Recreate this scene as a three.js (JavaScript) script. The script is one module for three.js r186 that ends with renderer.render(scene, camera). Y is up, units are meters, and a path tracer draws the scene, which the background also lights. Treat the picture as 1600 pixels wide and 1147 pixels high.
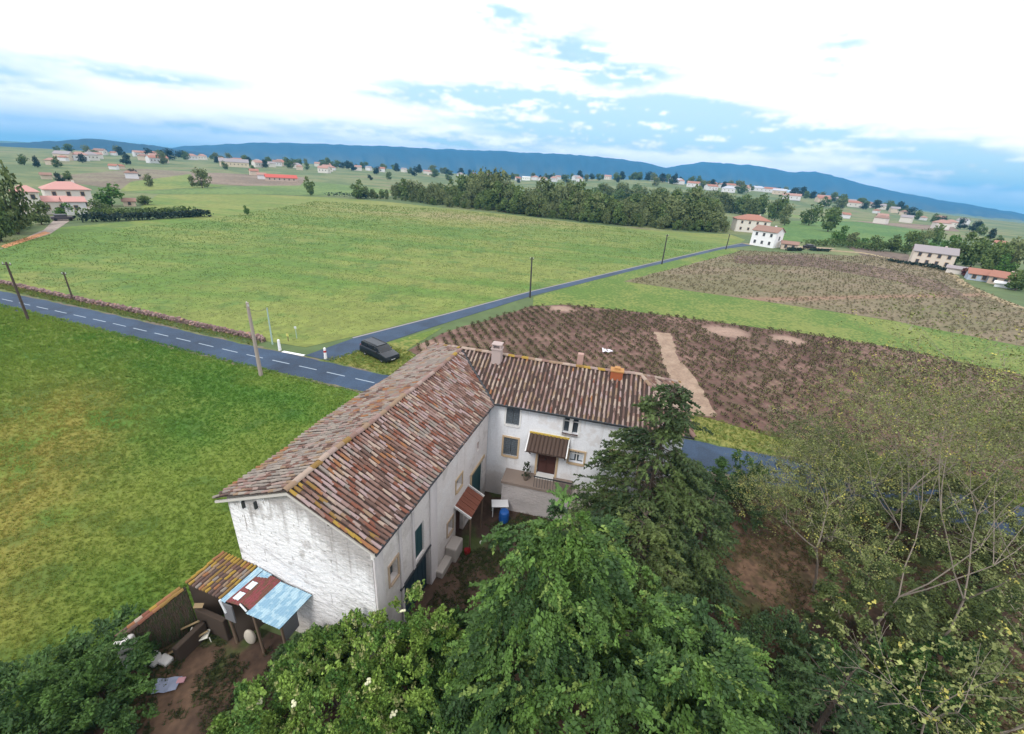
import * as THREE from 'three';
import { mergeGeometries, toCreasedNormals } from 'three/addons/utils/BufferGeometryUtils.js';
import { RoundedBoxGeometry } from 'three/addons/geometries/RoundedBoxGeometry.js';

// ------------------------------------------------------------------ camera
const scene = new THREE.Scene();
const PITCH = 0.4227, ROLL = 0.0718, EYE = new THREE.Vector3(0, 18, 0);
const camera = new THREE.PerspectiveCamera(80.0, 1600 / 1147, 0.1, 30000);
{
  const f = new THREE.Vector3(0, -Math.sin(PITCH), -Math.cos(PITCH)), u0 = new THREE.Vector3(0, Math.cos(PITCH), -Math.sin(PITCH));
  camera.position.copy(EYE);
  camera.up.copy(u0.multiplyScalar(Math.cos(ROLL)).add(new THREE.Vector3(-Math.sin(ROLL), 0, 0)));
  camera.lookAt(EYE.clone().add(f));
}
// ------------------------------------------------------------------ noise and random
function rng(seed) { let a = seed >>> 0; return () => { a = (a + 0x6D2B79F5) | 0; let t = Math.imul(a ^ (a >>> 15), 1 | a); t = (t + Math.imul(t ^ (t >>> 7), 61 | t)) ^ t; return ((t ^ (t >>> 14)) >>> 0) / 4294967296; }; }
const R = rng(20240);
const rr = (a, b, r = R) => a + (b - a) * r();
const PERM = new Uint16Array(1024), VAL = new Float32Array(1024);
{ const r = rng(77); for (let i = 0; i < 1024; i++) { PERM[i] = Math.floor(r() * 1024); VAL[i] = r(); } }
const h2 = (x, y) => VAL[(PERM[(x & 1023)] + (y & 1023) * 7 + PERM[y & 1023]) & 1023];
const h3 = (x, y, z) => VAL[(PERM[(PERM[x & 1023] + y) & 1023] + z * 13 + PERM[z & 1023]) & 1023];
const sm = t => t * t * (3 - 2 * t);
function n2(x, y) { const X = Math.floor(x), Y = Math.floor(y), u = sm(x - X), v = sm(y - Y); const a = h2(X, Y), b = h2(X + 1, Y), c = h2(X, Y + 1), d = h2(X + 1, Y + 1); return a + (b - a) * u + (c - a + (a - b - c + d) * u) * v; }
function n3(x, y, z) { const X = Math.floor(x), Y = Math.floor(y), Z = Math.floor(z), u = sm(x - X), v = sm(y - Y), w = sm(z - Z), L = (a, b, t) => a + (b - a) * t; const q = k => L(L(h3(X, Y, Z + k), h3(X + 1, Y, Z + k), u), L(h3(X, Y + 1, Z + k), h3(X + 1, Y + 1, Z + k), u), v); return L(q(0), q(1), w); }
function fbm(x, y, o = 5, g = 0.5) { let s = 0, a = 1, t = 0; for (let i = 0; i < o; i++) { s += a * n2(x, y); t += a; a *= g; x = x * 2.03 + 17.3; y = y * 2.03 - 9.1; } return s / t; }
const clamp = (x, a = 0, b = 1) => x < a ? a : x > b ? b : x;
const ss = (a, b, x) => sm(clamp((x - a) / (b - a)));
const mix = (a, b, t) => a + (b - a) * t;
const mix3 = (a, b, t) => [a[0] + (b[0] - a[0]) * t, a[1] + (b[1] - a[1]) * t, a[2] + (b[2] - a[2]) * t];
const D2R = Math.PI / 180;

// ------------------------------------------------------------------ sky: bright broken overcast with blue gaps
{
  const W = 2048, H = 1024, d = new Float32Array(W * H * 4);
  // az (0 = where the camera looks, + to the right), elevation, half sizes in degrees, strength
  const gaps = [[4, 11.8, 8, 2.0, .6], [10, 10.2, 7, 1.0, .5], [-4, 14.5, 4, 1.6, .6], [29.5, 11.6, 3.2, 2.2, .5], [-37, 5.6, 9, 1.0, .5], [-46, 3.8, 4, 1.0, .4], [0, 7.0, 17, 1.6, .95], [16, 6.6, 9, 1.6, .9], [25, 4.9, 11, 1.3, .8], [6, 4.6, 16, .8, .6], [45, 2.2, 6, 1.6, .6], [39, 3.9, 7, .9, .5], [36, 2.2, 5, .7, .45], [-13, 2.6, 20, 1.0, .4], [10, 3.6, 16, 1.0, .45], [-36, 1.7, 10, .7, .3], [70, 8, 14, 3, .6], [-75, 9, 16, 3, .6], [110, 5, 20, 2.5, .6], [-120, 6, 20, 2.5, .6], [160, 9, 22, 3, .6]];
  const white = [1.42, 1.40, 1.43], blue = [.40, .70, .84], grey = [.62, .80, .89], low = [.54, .75, .88];
  for (let j = 0; j < H; j++) {
    const el = ((j + .5) / H - .5) * 180, y = Math.sin(el * D2R), cy = Math.cos(el * D2R);
    for (let i = 0; i < W; i++) {
      const k = (j * W + i) * 4; let c;
      if (el <= 0) c = low; else {
        const phi = ((i + .5) / W - .5) * 2 * Math.PI, x = Math.cos(phi) * cy, z = Math.sin(phi) * cy;
        let az = Math.atan2(x, -z) / D2R;
        const qx = x / (y + .09) * .9, qz = z / (y + .09) * .9;
        const n = fbm(qx + 40, qz + 11, 5, .55), wob = fbm(qx * 1.7 + 3, qz * 1.7 + 8, 4);
        const streak = fbm(az * .20 + 31, el * 1.3 + 5, 5, .6), fine = fbm(az * .55 + 3, el * 3.0 + 50, 5, .62);
        let g = .32 * ss(.52, .74, n);
        let s = 0;
        for (const [ga, ge, wa, we, st] of gaps) {
          let da = az - ga; if (da > 180) da -= 360; if (da < -180) da += 360;
          const e = (da / wa) ** 2 + ((el - ge + (wob - .5) * 1.6) / we) ** 2;
          if (e < 9) s += st * Math.exp(-e * 1.2);
        }
        g += s * ss(.26, .60, streak * .55 + fine * .45) * 2.1;
        g = clamp(g);
        const lowband = Math.exp(-el / 1.4) * .30;
        c = mix3(white, mix3(grey, blue, ss(.35, .75, fine * .5 + g * .5)), clamp(g * .85 + lowband * (.6 + .6 * fine)));
        const v = .94 + .12 * fbm(qx * 2.6, qz * 2.6 + 90, 4);
        c = [c[0] * v, c[1] * v, c[2] * v];
        if (el < 1.2) c = mix3(low, c, ss(-.4, 1.2, el));
      }
      d[k] = c[0]; d[k + 1] = c[1]; d[k + 2] = c[2]; d[k + 3] = 1;
    }
  }
  const t = new THREE.DataTexture(d, W, H, THREE.RGBAFormat, THREE.FloatType);
  t.mapping = THREE.EquirectangularReflectionMapping; t.magFilter = THREE.LinearFilter; t.minFilter = THREE.LinearFilter; t.needsUpdate = true;
  scene.background = t; scene.environment = t;
}
const sun = new THREE.DirectionalLight(new THREE.Color(1, .96, .9), 1.5);
sun.position.set(-55, 120, 75); sun.target.position.set(0, 0, -30);
sun.castShadow = true; sun.shadow.radius = 28; sun.shadow.mapSize.set(2048, 2048);
Object.assign(sun.shadow.camera, { left: -160, right: 160, top: 160, bottom: -160, near: 1, far: 500 });
sun.target.name = 'sun_target'; scene.add(sun, sun.target);
scene.fog = new THREE.FogExp2(new THREE.Color(.10, .50, .95), 1.8e-4);

// ------------------------------------------------------------------ helpers
const used = {};
function numbered(name) { const n = used[name] = (used[name] ?? -1) + 1; return n ? name + '_' + String(n).padStart(3, '0') : name; }
function tag(o, label, category, group, kind) { if (label) o.userData.label = label; if (category) o.userData.category = category; if (group) o.userData.group = group; if (kind) o.userData.kind = kind; return o; }
function thing(name, label, category, pos = [0, 0, 0], turn = 0, group) { const o = new THREE.Group(); o.name = numbered(name); o.position.set(...pos); o.rotation.y = turn; scene.add(o); return tag(o, label, category, group); }
function mesh(name, geo, mat, parent) {
  const g = Array.isArray(geo) ? merge(geo) : geo;
  const m = new THREE.Mesh(g, mat); m.castShadow = m.receiveShadow = true;
  m.name = parent && parent !== scene ? name : numbered(name);
  (parent || scene).add(m); return m;
}
function struct(name, geo, mat) { return tag(mesh(name, geo, mat), null, null, null, 'structure'); }
function merge(list) {
  const a = list.map(g => { const q = g.index ? g.toNonIndexed() : g; const o = new THREE.BufferGeometry(); const n = q.attributes.position.count; o.setAttribute('position', q.attributes.position); o.setAttribute('normal', q.attributes.normal); o.setAttribute('uv', q.attributes.uv || new THREE.BufferAttribute(new Float32Array(n * 2), 2)); if (q.attributes.color) o.setAttribute('color', q.attributes.color); return o; });
  return mergeGeometries(a);
}
const MX = new THREE.Matrix4(), V = (x, y, z) => new THREE.Vector3(x, y, z);
function bx(w, h, d, x = 0, y = 0, z = 0, ry = 0, rx = 0, rz = 0) { const g = new THREE.BoxGeometry(w, h, d); if (rx) g.rotateX(rx); if (rz) g.rotateZ(rz); if (ry) g.rotateY(ry); g.translate(x, y, z); return g; }
function rbx(w, h, d, x = 0, y = 0, z = 0, r = .02, ry = 0) { const g = new RoundedBoxGeometry(w, h, d, 2, r); if (ry) g.rotateY(ry); g.translate(x, y, z); return g; }
function cyl(r0, r1, a, b, n = 8) { const d = b.clone().sub(a), L = d.length(); const g = new THREE.CylinderGeometry(r1, r0, L, n, 1); g.translate(0, L / 2, 0); g.applyQuaternion(new THREE.Quaternion().setFromUnitVectors(V(0, 1, 0), d.normalize())); g.translate(a.x, a.y, a.z); return g; }
function tex(w, h, fn, data = false) {
  const d = new Uint8Array(w * h * 4), e = x => data ? clamp(x) * 255 : (x <= .0031308 ? 12.92 * x : 1.055 * Math.pow(clamp(x), 1 / 2.4) - .055) * 255;
  for (let j = 0; j < h; j++) for (let i = 0; i < w; i++) { const c = fn((i + .5) / w, (j + .5) / h), k = (j * w + i) * 4; d[k] = clamp(e(c[0]), 0, 255); d[k + 1] = clamp(e(c[1]), 0, 255); d[k + 2] = clamp(e(c[2]), 0, 255); d[k + 3] = 255; }
  const t = new THREE.DataTexture(d, w, h); t.wrapS = t.wrapT = THREE.RepeatWrapping; t.magFilter = THREE.LinearFilter; t.minFilter = THREE.LinearMipmapLinearFilter; t.generateMipmaps = true; if (!data) t.colorSpace = THREE.SRGBColorSpace; t.needsUpdate = true; return t;
}
function mat(c, rough = .9, extra = {}) { const m = new THREE.MeshStandardMaterial({ roughness: rough, metalness: 0, ...extra }); m.color.setRGB(...c); return m; }
function mapMat(map, rough = .95, extra = {}) { return new THREE.MeshStandardMaterial({ map, roughness: rough, metalness: 0, ...extra }); }
function scaleUV(g, s) { const u = g.attributes.uv; for (let i = 0; i < u.count; i++) u.setXY(i, u.getX(i) * s, u.getY(i) * s); return g; }
const inPoly = (p, x, z) => { let c = false; for (let i = 0, j = p.length - 1; i < p.length; j = i++) { const [a, b] = p[i], [e, f] = p[j]; if ((b > z) !== (f > z) && x < (e - a) * (z - b) / (f - b) + a) c = !c; } return c; };
const bounds = p => [Math.min(...p.map(q => q[0])), Math.min(...p.map(q => q[1])), Math.max(...p.map(q => q[0])), Math.max(...p.map(q => q[1]))];
// flat sheet of ground cover, texture laid once over the sheet's own bounds
function sheet(name, pts, y, m, uvTo) {
  const s = new THREE.Shape(pts.map(([x, z]) => new THREE.Vector2(x, -z))), g = new THREE.ShapeGeometry(s); g.rotateX(-Math.PI / 2); g.translate(0, y, 0);
  const p = g.attributes.position, u = g.attributes.uv, b = uvTo || bounds(pts);
  for (let i = 0; i < p.count; i++) u.setXY(i, (p.getX(i) - b[0]) / (b[2] - b[0]), (p.getZ(i) - b[1]) / (b[3] - b[1]));
  return struct(name, g, m);
}
function groundTex(w, h, b, fn) { return tex(w, h, (u, v) => fn(b[0] + u * (b[2] - b[0]), b[1] + v * (b[3] - b[1]))); }
// roughen the outline of a parcel so that field edges are not ruled lines
function rough(pts, step, amp, seed) { const r = rng(seed), o = []; pts.forEach((p, i) => { const q = pts[(i + 1) % pts.length], L = Math.hypot(q[0] - p[0], q[1] - p[1]), n = Math.max(1, Math.round(L / step)); for (let k = 0; k < n; k++) { const t = k / n, a = k ? amp : 0; o.push([mix(p[0], q[0], t) + (r() - .5) * 2 * a, mix(p[1], q[1], t) + (r() - .5) * 2 * a]); } }); return o; }
const lerpT = (tab, x) => { if (x <= tab[0][0]) return tab[0][1]; for (let i = 1; i < tab.length; i++) if (x <= tab[i][0]) { const [a, b] = tab[i - 1], [c, d] = tab[i]; return mix(b, d, (x - a) / (c - a)); } return tab[tab.length - 1][1]; };

// ------------------------------------------------------------------ the land
const RISE = [[-60, -6], [-48, 0], [-38, 2], [-30, 3], [-20, 3], [-8, 3], [0, 4], [8, 12], [14, 17], [22, 14], [28, 12], [33, 6], [38, 1], [43, -4], [52, -8]];
function landY(x, z) {
  const r = Math.hypot(x, z), az = Math.atan2(x, -z) / D2R;
  let h = ss(430, 780, r) * (Math.abs(az) < 70 ? lerpT(RISE, az) : 0);
  h -= ss(950, 2400, r) * 34;
  return h;
}
{
  const rings = [0, 20, 60, 120, 200, 300, 400, 430, 470, 510, 550, 600, 650, 700, 740, 780, 820, 900, 1000, 1200, 1500, 1900, 2400, 3200, 4500, 5300], NA = 180, P = [], U = [], I = [];
  rings.forEach(r => { for (let a = 0; a <= NA; a++) { const t = a / NA * 2 * Math.PI, x = r * Math.sin(t), z = -r * Math.cos(t); P.push(x, landY(x, z), z); U.push(x / 400, z / 400); } });
  for (let i = 0; i < rings.length - 1; i++) for (let a = 0; a < NA; a++) { const k = i * (NA + 1) + a; I.push(k, k + 1, k + NA + 1, k + 1, k + NA + 2, k + NA + 1); }
  const g = new THREE.BufferGeometry(); g.setAttribute('position', new THREE.Float32BufferAttribute(P, 3)); g.setAttribute('uv', new THREE.Float32BufferAttribute(U, 2)); g.setIndex(I); g.computeVertexNormals();
  const t = tex(1024, 1024, (u, v) => { // tileable over 400 m by blending
    const f = (x, y) => fbm(x * 16, y * 16, 6, .6), a = mix(mix(f(u, v), f(u - 1, v), u), mix(f(u, v - 1), f(u - 1, v - 1), u), v), b = n2(u * 300, v * 300);
    return mix3(mix3([.085, .13, .045], [.17, .19, .075], ss(.42, .6, a)), [.15, .12, .075], ss(.57, .66, a) * .6).map(c => c * (.85 + .3 * b));
  });
  struct('ground', g, mapMat(t));
}
// hills: three ranges at their real distances, haze blue mixed into their base colours
function range(az0, az1, tab, dist, seed, col, base = -40) {
  const P = [], I = [], C = [], prof = [[-1500, -.02], [-1050, .12], [-750, .3], [-520, .5], [-330, .7], [-170, .88], [-60, .985], [0, 1], [160, .93], [500, .6]], n = Math.round((az1 - az0) / .35);
  for (let a = 0; a <= n; a++) {
    const az = mix(az0, az1, a / n), top = 18 + Math.tan(lerpT(tab, az) * D2R) * dist + (fbm(az * 1.6 + seed, 3, 4) - .5) * dist * .0035;
    prof.forEach(([dr, f], k) => {
      const r = dist + dr * dist / 4000 * 1.2, q = (f > .05 && f < .95) ? (fbm(az * .7 + seed * 3, dr * .004, 4) - .5) * .34 : 0;
      P.push(r * Math.sin(az * D2R), base + (top - base) * clamp(f + q, -.05, 1), -r * Math.cos(az * D2R));
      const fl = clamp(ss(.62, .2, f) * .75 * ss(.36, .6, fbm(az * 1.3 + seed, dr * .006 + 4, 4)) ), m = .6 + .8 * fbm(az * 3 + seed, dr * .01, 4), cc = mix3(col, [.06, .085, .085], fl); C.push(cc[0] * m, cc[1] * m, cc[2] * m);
    });
  }
  const K = prof.length; for (let a = 0; a < n; a++) for (let k = 0; k < K - 1; k++) { const i = a * K + k; I.push(i, i + 1, i + K, i + 1, i + K + 1, i + K); }
  const g = new THREE.BufferGeometry(); g.setAttribute('position', new THREE.Float32BufferAttribute(P, 3)); g.setAttribute('color', new THREE.Float32BufferAttribute(C, 3)); g.setIndex(I); g.computeVertexNormals();
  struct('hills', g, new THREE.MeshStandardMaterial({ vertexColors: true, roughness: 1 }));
}
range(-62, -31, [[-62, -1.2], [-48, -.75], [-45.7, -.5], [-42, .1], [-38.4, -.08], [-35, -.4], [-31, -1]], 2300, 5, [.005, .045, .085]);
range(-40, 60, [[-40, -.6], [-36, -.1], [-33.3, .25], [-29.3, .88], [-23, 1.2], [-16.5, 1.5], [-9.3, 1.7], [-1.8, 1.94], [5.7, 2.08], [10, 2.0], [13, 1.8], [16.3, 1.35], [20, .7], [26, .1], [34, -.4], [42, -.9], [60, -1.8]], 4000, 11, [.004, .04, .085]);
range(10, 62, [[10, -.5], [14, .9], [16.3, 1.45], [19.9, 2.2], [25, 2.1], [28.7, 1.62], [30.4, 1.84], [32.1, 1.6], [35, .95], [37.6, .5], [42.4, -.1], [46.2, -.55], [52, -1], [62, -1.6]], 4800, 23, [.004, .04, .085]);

// ------------------------------------------------------------------ fields
const streakAt = (x, z, ang, k) => { const c = Math.cos(ang), s = Math.sin(ang); return fbm((x * c + z * s) * k * .12, (-x * s + z * c) * k, 4, .6); };
{ // meadow beyond the road
  const p = [[-112, -68], [-68.8, -55.4], [-46, -48.4], [-26, -42.1], [-22.4, -41.4], [-21.3, -41.2], [-17.3, -45.7], [-9.2, -56], [2.1, -71], [27, -101.1], [62, -143.2], [76.5, -159.6], [83, -170], [84, -186], [66.6, -181], [46.5, -181.6], [22, -188.6], [-4.8, -202], [-34, -210.5], [-67, -223.5], [-98, -224], [-123, -212], [-144, -181], [-118, -140], [-92, -126], [-97.5, -113.7], [-101, -97.8], [-91, -76]], b = bounds(p);
  const t = groundTex(2048, 1536, b, (x, z) => {
    const a = fbm(x * .045 + 9, z * .045, 5, .6), s = streakAt(x, z, .12, .22), f = n2(x * 2.1, z * 2.1), f2 = n2(x * 5, z * 5), m = fbm(x * .3, z * .3, 3);
    let c = mix3([.102, .188, .027], [.188, .228, .050], ss(.36, .64, a * .55 + s * .45));
    c = mix3(c, [.075, .165, .03], ss(.58, .75, m) * .55);
    const pink = Math.exp(-(((x + 22 + (z + 180) * .2) / 42) ** 2 + ((z + 182) / 17) ** 2)) * ss(.3, .6, s);
    c = mix3(c, [.30, .235, .13], pink * .75);
    c = mix3(c, [.28, .26, .075], ss(-120, -215, z) * .3);
    const b2 = fbm(x * .7 + 3, z * .7, 3), k = (.66 + .28 * f + .2 * f2) * (.82 + .38 * b2); return c.map(q => q * k);
  });
  sheet('meadow', p, .02, mapMat(t, .95), b);
}
const FIELD = [[-120, -65], [-58.5, -46.7], [-48.3, -43.6], [-39.1, -40.7], [-30.5, -37.7], [-23, -35.3], [-16.4, -33.4], [-11.9, -32.2], [-5.5, -30.2], [-5.2, -28.9], [-10.6, -12.3], [-12.6, -11.2], [-14.4, -8.6], [-16, -6], [-14, 10], [-120, 10]];
{
  const b = [-80, -62, -3, 4];
  const t = groundTex(2048, 1600, b, (x, z) => {
    const a = fbm(x * .11 + 31, z * .11 + 4, 5, .58), s = streakAt(x, z, .28, .5), f = n2(x * 4, z * 4), f2 = n2(x * 11, z * 11), m = fbm(x * .6, z * .6, 4);
    let c = mix3([.064, .152, .013], [.135, .190, .026], ss(.36, .66, a * .6 + s * .4));
    // the worn yellow-brown sweep on the side away from the barn
    const w = Math.exp(-(((x + 27.5) - (z + 18) * .5) ** 2) / 34) * ss(-36, -24, z) * ss(.25, .55, fbm(x * .35, z * .35, 4));
    c = mix3(c, [.245, .205, .042], w * .85);
    c = mix3(c, [.16, .175, .035], ss(-33, -60, z + x * .1) * .35);
    c = mix3(c, [.032, .095, .012], ss(.55, .72, m) * .5);
    const k = .82 + .22 * f + .16 * f2; return c.map(q => q * k);
  });
  sheet('grass_field', FIELD, .02, mapMat(t, .95), b);
}
const SOIL1 = [[-11, -42.3], [-8.5, -48], [2.3, -62.2], [7, -64.2], [18.4, -63], [29.7, -60.6], [39.4, -58.3], [50, -54.6], [60, -48], [78, -30], [60, -19.5], [36, -25.4], [29.6, -28.1], [20.9, -30.2], [16.9, -32.4], [0, -36], [-8, -39.3]];
const TRACK = [[18.2, -54.5], [20.3, -54.2], [19.2, -49], [18.5, -45.6], [18.6, -40.6], [17.6, -32.7], [15.0, -32.9], [15.7, -38.7], [16.6, -45]];
function soilTex(w, h, b, dark, pale, green, gk, seed, spots = []) {
  const bb = bounds(SOIL1), ccx = (bb[0] + bb[2]) / 2, ccz = (bb[1] + bb[3]) / 2, rad2 = Math.hypot(bb[2] - bb[0], bb[3] - bb[1]) / 2, rc = Math.cos(-.36), rs2 = Math.sin(-.36);
  return groundTex(w, h, b, (x, z) => {
    const a = fbm(x * .16 + seed, z * .16, 5, .6), f = n2(x * 5 + seed, z * 5), f2 = n2(x * 12, z * 12), s = streakAt(x, z, -.3, .9);
    let c = mix3(dark, pale, ss(.35, .68, a * .6 + s * .4));
    c = mix3(c, green, gk * ss(.48, .7, fbm(x * .5 + 7, z * .5 + seed, 4))); { const d = ((x - ccx) * rc + (z - ccz) * rs2 + rad2) / 1.05, w = .5 + .5 * Math.cos(d * 2 * Math.PI); c = mix3(c, dark, w * .55 * (.5 + f)); }
    for (const [sx, sz, sr] of spots) c = mix3(c, [.34, .235, .18], .85 * ss(1.2, .5, Math.hypot((x - sx), (z - sz) * 1.3) / sr + (f - .5) * .5));
    const k = .68 + .4 * f + .22 * f2; return c.map(q => q * k);
  });
}
{ const b = bounds(SOIL1); sheet('vineyard_ground', rough(SOIL1, 2, .25, 3), .024, mapMat(soilTex(1400, 800, b, [.110, .058, .045], [.245, .150, .118], [.10, .092, .04], .35, 5, [[6.6, -62, 2.1], [28.4, -56.6, 3.4], [-8.5, -44, 2.2], [36, -55, 2.6]])), b); }
{ const b = bounds(TRACK); sheet('track', rough(TRACK, .7, .22, 9), .030, mapMat(groundTex(160, 512, b, (x, z) => { const f = fbm(x * 1.2, z * 1.2, 5, .6); return mix3([.20, .13, .09], [.40, .30, .22], f).map(q => q * (.85 + .3 * n2(x * 9, z * 9))); })), b); }
const SOIL2 = [[20.1, -83.4], [29.5, -80.2], [43.6, -75.3], [60.7, -68.5], [71.4, -60], [97, -52], [112, -75], [99, -86], [106, -103], [122, -129], [118, -152], [106, -145.5], [88, -143], [68, -139.6], [56.5, -125.6]];
{ const b = bounds(SOIL2); sheet('vineyard_ground', rough(SOIL2, 3, .3, 13), .024, mapMat(groundTex(1400, 1400, b, (x, z) => {
    const a = fbm(x * .07 + 5, z * .07, 5, .6), f = n2(x * 3, z * 3), s = streakAt(x, z, -.35, .5);
    let c = mix3([.15, .135, .066], [.20, .155, .098], ss(.36, .66, a * .5 + s * .5));
    const d = (x - 43) * .33 + (z + 75.3); c = mix3(c, [.27, .16, .11], Math.exp(-(((d + 1.6) / 1.5) ** 2)) * .8);
    return c.map(q => q * (.72 + .5 * f)); })), b); }
const grassTex = (b, w, h, g1, g2, seed) => groundTex(w, h, b, (x, z) => { const a = fbm(x * .12 + seed, z * .12, 5, .6), f = n2(x * 4, z * 4), f2 = n2(x * 10, z * 10); return mix3(g1, g2, ss(.36, .64, a * .7 + f * .3)).map(q => q * (.72 + .32 * f + .24 * f2)); });
{ const p = [[2.6, -67.4], [2.4, -62.3], [7, -64.3], [18.4, -63.1], [29.7, -60.7], [39.4, -58.4], [50, -54.7], [60, -48.1], [78, -30.1], [110, -40], [97, -51.9], [71.4, -59.9], [60.7, -68.4], [43.6, -75.2], [29.5, -80.1], [20.3, -83.4], [56.5, -125.7], [68, -139.8], [66, -143.5], [60.6, -138], [26.5, -97.4], [11, -78.3]], b = bounds(p);
  sheet('grass_strip', p, .020, mapMat(grassTex(b, 1024, 1024, [.082, .155, .020], [.165, .20, .042], 3)), b); }
{ const p = [[-18.2, -38.3], [-14, -43.7], [-8.6, -50.5], [-11.2, -42.3], [-8, -39.2], [0, -35.9], [16.9, -32.3], [20.9, -30.1], [29.6, -28], [36, -25.3], [36, -22.9], [20.4, -26.9], [15.2, -28.4], [0, -32.6], [-11, -36]], b = bounds(p);
  sheet('grass_verge', p, .028, mapMat(grassTex(b, 1024, 512, [.095, .16, .02], [.20, .20, .05], 8)), b); }
{ // garden and courtyard earth; contact shade is darkened into the courtyard colour
  const p = [[-10.4, -12.0], [-4.9, -10.6], [-1.8, -21.5], [10, -19.7], [10.6, -24.8], [16, -24.3], [28, -21.2], [60, -15.5], [60, 16], [-14, 12], [-16, -6], [-14.4, -8.6], [-12.6, -11.2]], b = [-16, -25, 40, 12];
  sheet('garden_ground', p, .024, mapMat(groundTex(1400, 950, b, (x, z) => {
    const a = fbm(x * .35 + 2, z * .35, 5, .6), f = n2(x * 6, z * 6), f2 = n2(x * 15, z * 15);
    const cy = ss(3, 0, x - 2) * ss(-9.5, -12, z); let c = mix3(mix3([.055, .032, .020], [.125, .075, .046], ss(.35, .68, a)), [.045, .027, .019], cy * .7);
    const bed = ss(1.15, .75, Math.hypot((x - 15.2) / 4.6, (z + 16.6) / 2.6));
    c = mix3(c, mix3([.085, .06, .026], [.165, .098, .058], ss(.4, .62, fbm(x * 1.4, z * 1.4, 4))), bed * (.6 + .4 * f));
    c = mix3(c, [.055, .085, .018], ss(.54, .68, fbm(x * .6 + 9, z * .6 + 3, 4)) * (1 - bed) * .8);
    return c.map(q => q * (.62 + .45 * f + .3 * f2)); })), b); }
// farther parcels
function parcel(name, pts, g1, g2, seed, y = .035) { const b = bounds(pts); sheet(name, rough(pts, 6, .6, seed), y, mapMat(grassTex([b[0] * .3, b[1] * .3, b[2] * .3, b[3] * .3], 256, 256, g1, g2, seed)), b); }
const GR1 = [.085, .15, .035], GR2 = [.16, .205, .06], BR1 = [.15, .115, .08], BR2 = [.225, .17, .125];
parcel('far_field', [[-158, -181], [-154, -352], [-77, -313], [-101, -230], [-123, -213], [-144, -183]], GR1, [.13, .2, .05], 1, .05);
parcel('far_field', [[-238, -233], [-312, -402], [-267, -399], [-197, -232], [-167, -191], [-203, -204]], BR1, [.2, .18, .11], 2, .06);
parcel('far_field', [[-254, -357], [-244, -428], [-193, -420], [-143, -298], [-156, -259], [-185, -259]], BR1, BR2, 3, .07);
parcel('far_field', [[-195, -228], [-252, -354], [-184, -256], [-159, -250], [-160, -182]], [.10, .17, .03], [.19, .22, .05], 4, .05);
parcel('far_field', [[-90, -300], [50, -262], [125, -330], [130, -420], [-20, -420]], GR1, [.14, .185, .06], 5, .05);
parcel('far_field', [[154, -400], [230, -420], [300, -362], [218, -331], [166, -350]], [.11, .18, .04], [.17, .22, .06], 6, .06);
parcel('far_field', [[101, -179], [164, -294], [244, -340], [251, -280], [163, -176], [125, -174]], [.055, .14, .025], [.10, .18, .035], 7, .055);
parcel('far_field', [[290, -310], [340, -372], [243, -352], [262, -305]], [.16, .11, .085], BR2, 8, .07);
parcel('ploughed_field', [[55, -114.5], [60.5, -127.5], [86, -139.5], [101.5, -124], [103, -109], [91, -86.5], [88.6, -104.7], [77, -117.5]], [.10, .062, .045], [.185, .13, .09], 9, .045);
parcel('ploughed_field', [[123, -174], [136, -160], [121, -141], [112, -150]], [.11, .075, .06], [.17, .13, .1], 10, .045);
{ const p = [[90, -158.5], [118, -157], [123, -129.5], [106, -103.5], [98.5, -84], [96.5, -86], [104, -103.5], [120.5, -129.5], [115.5, -154], [90, -155]], b = bounds(p); sheet('track', rough(p, 3, .3, 4), .05, mapMat(grassTex(b, 256, 512, [.25, .19, .11], [.36, .29, .17], 4)), b); }
{ const p = [[76, -158], [90, -160], [111, -163.5], [111, -160.5], [90, -157], [78, -154.8]], b = bounds(p); sheet('yard', p, .055, mapMat(grassTex(b, 128, 64, [.30, .22, .15], [.42, .33, .24], 4)), b); }
{ const p = [[-90.6, -75.6], [-98.6, -91.3], [-96.2, -90.2], [-88.4, -74.4]], b = bounds(p); sheet('bank', p, .05, mapMat(grassTex(b, 128, 128, [.40, .17, .07], [.50, .25, .12], 4)), b); }
{ const p = [[-87.5, -72], [-95.5, -89.4], [-107.9, -106.6], [-116, -112], [-100.5, -93]], b = bounds(p); sheet('drive', p, .04, mapMat(grassTex(b, 128, 128, [.26, .22, .19], [.36, .30, .26], 4)), b); }

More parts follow.
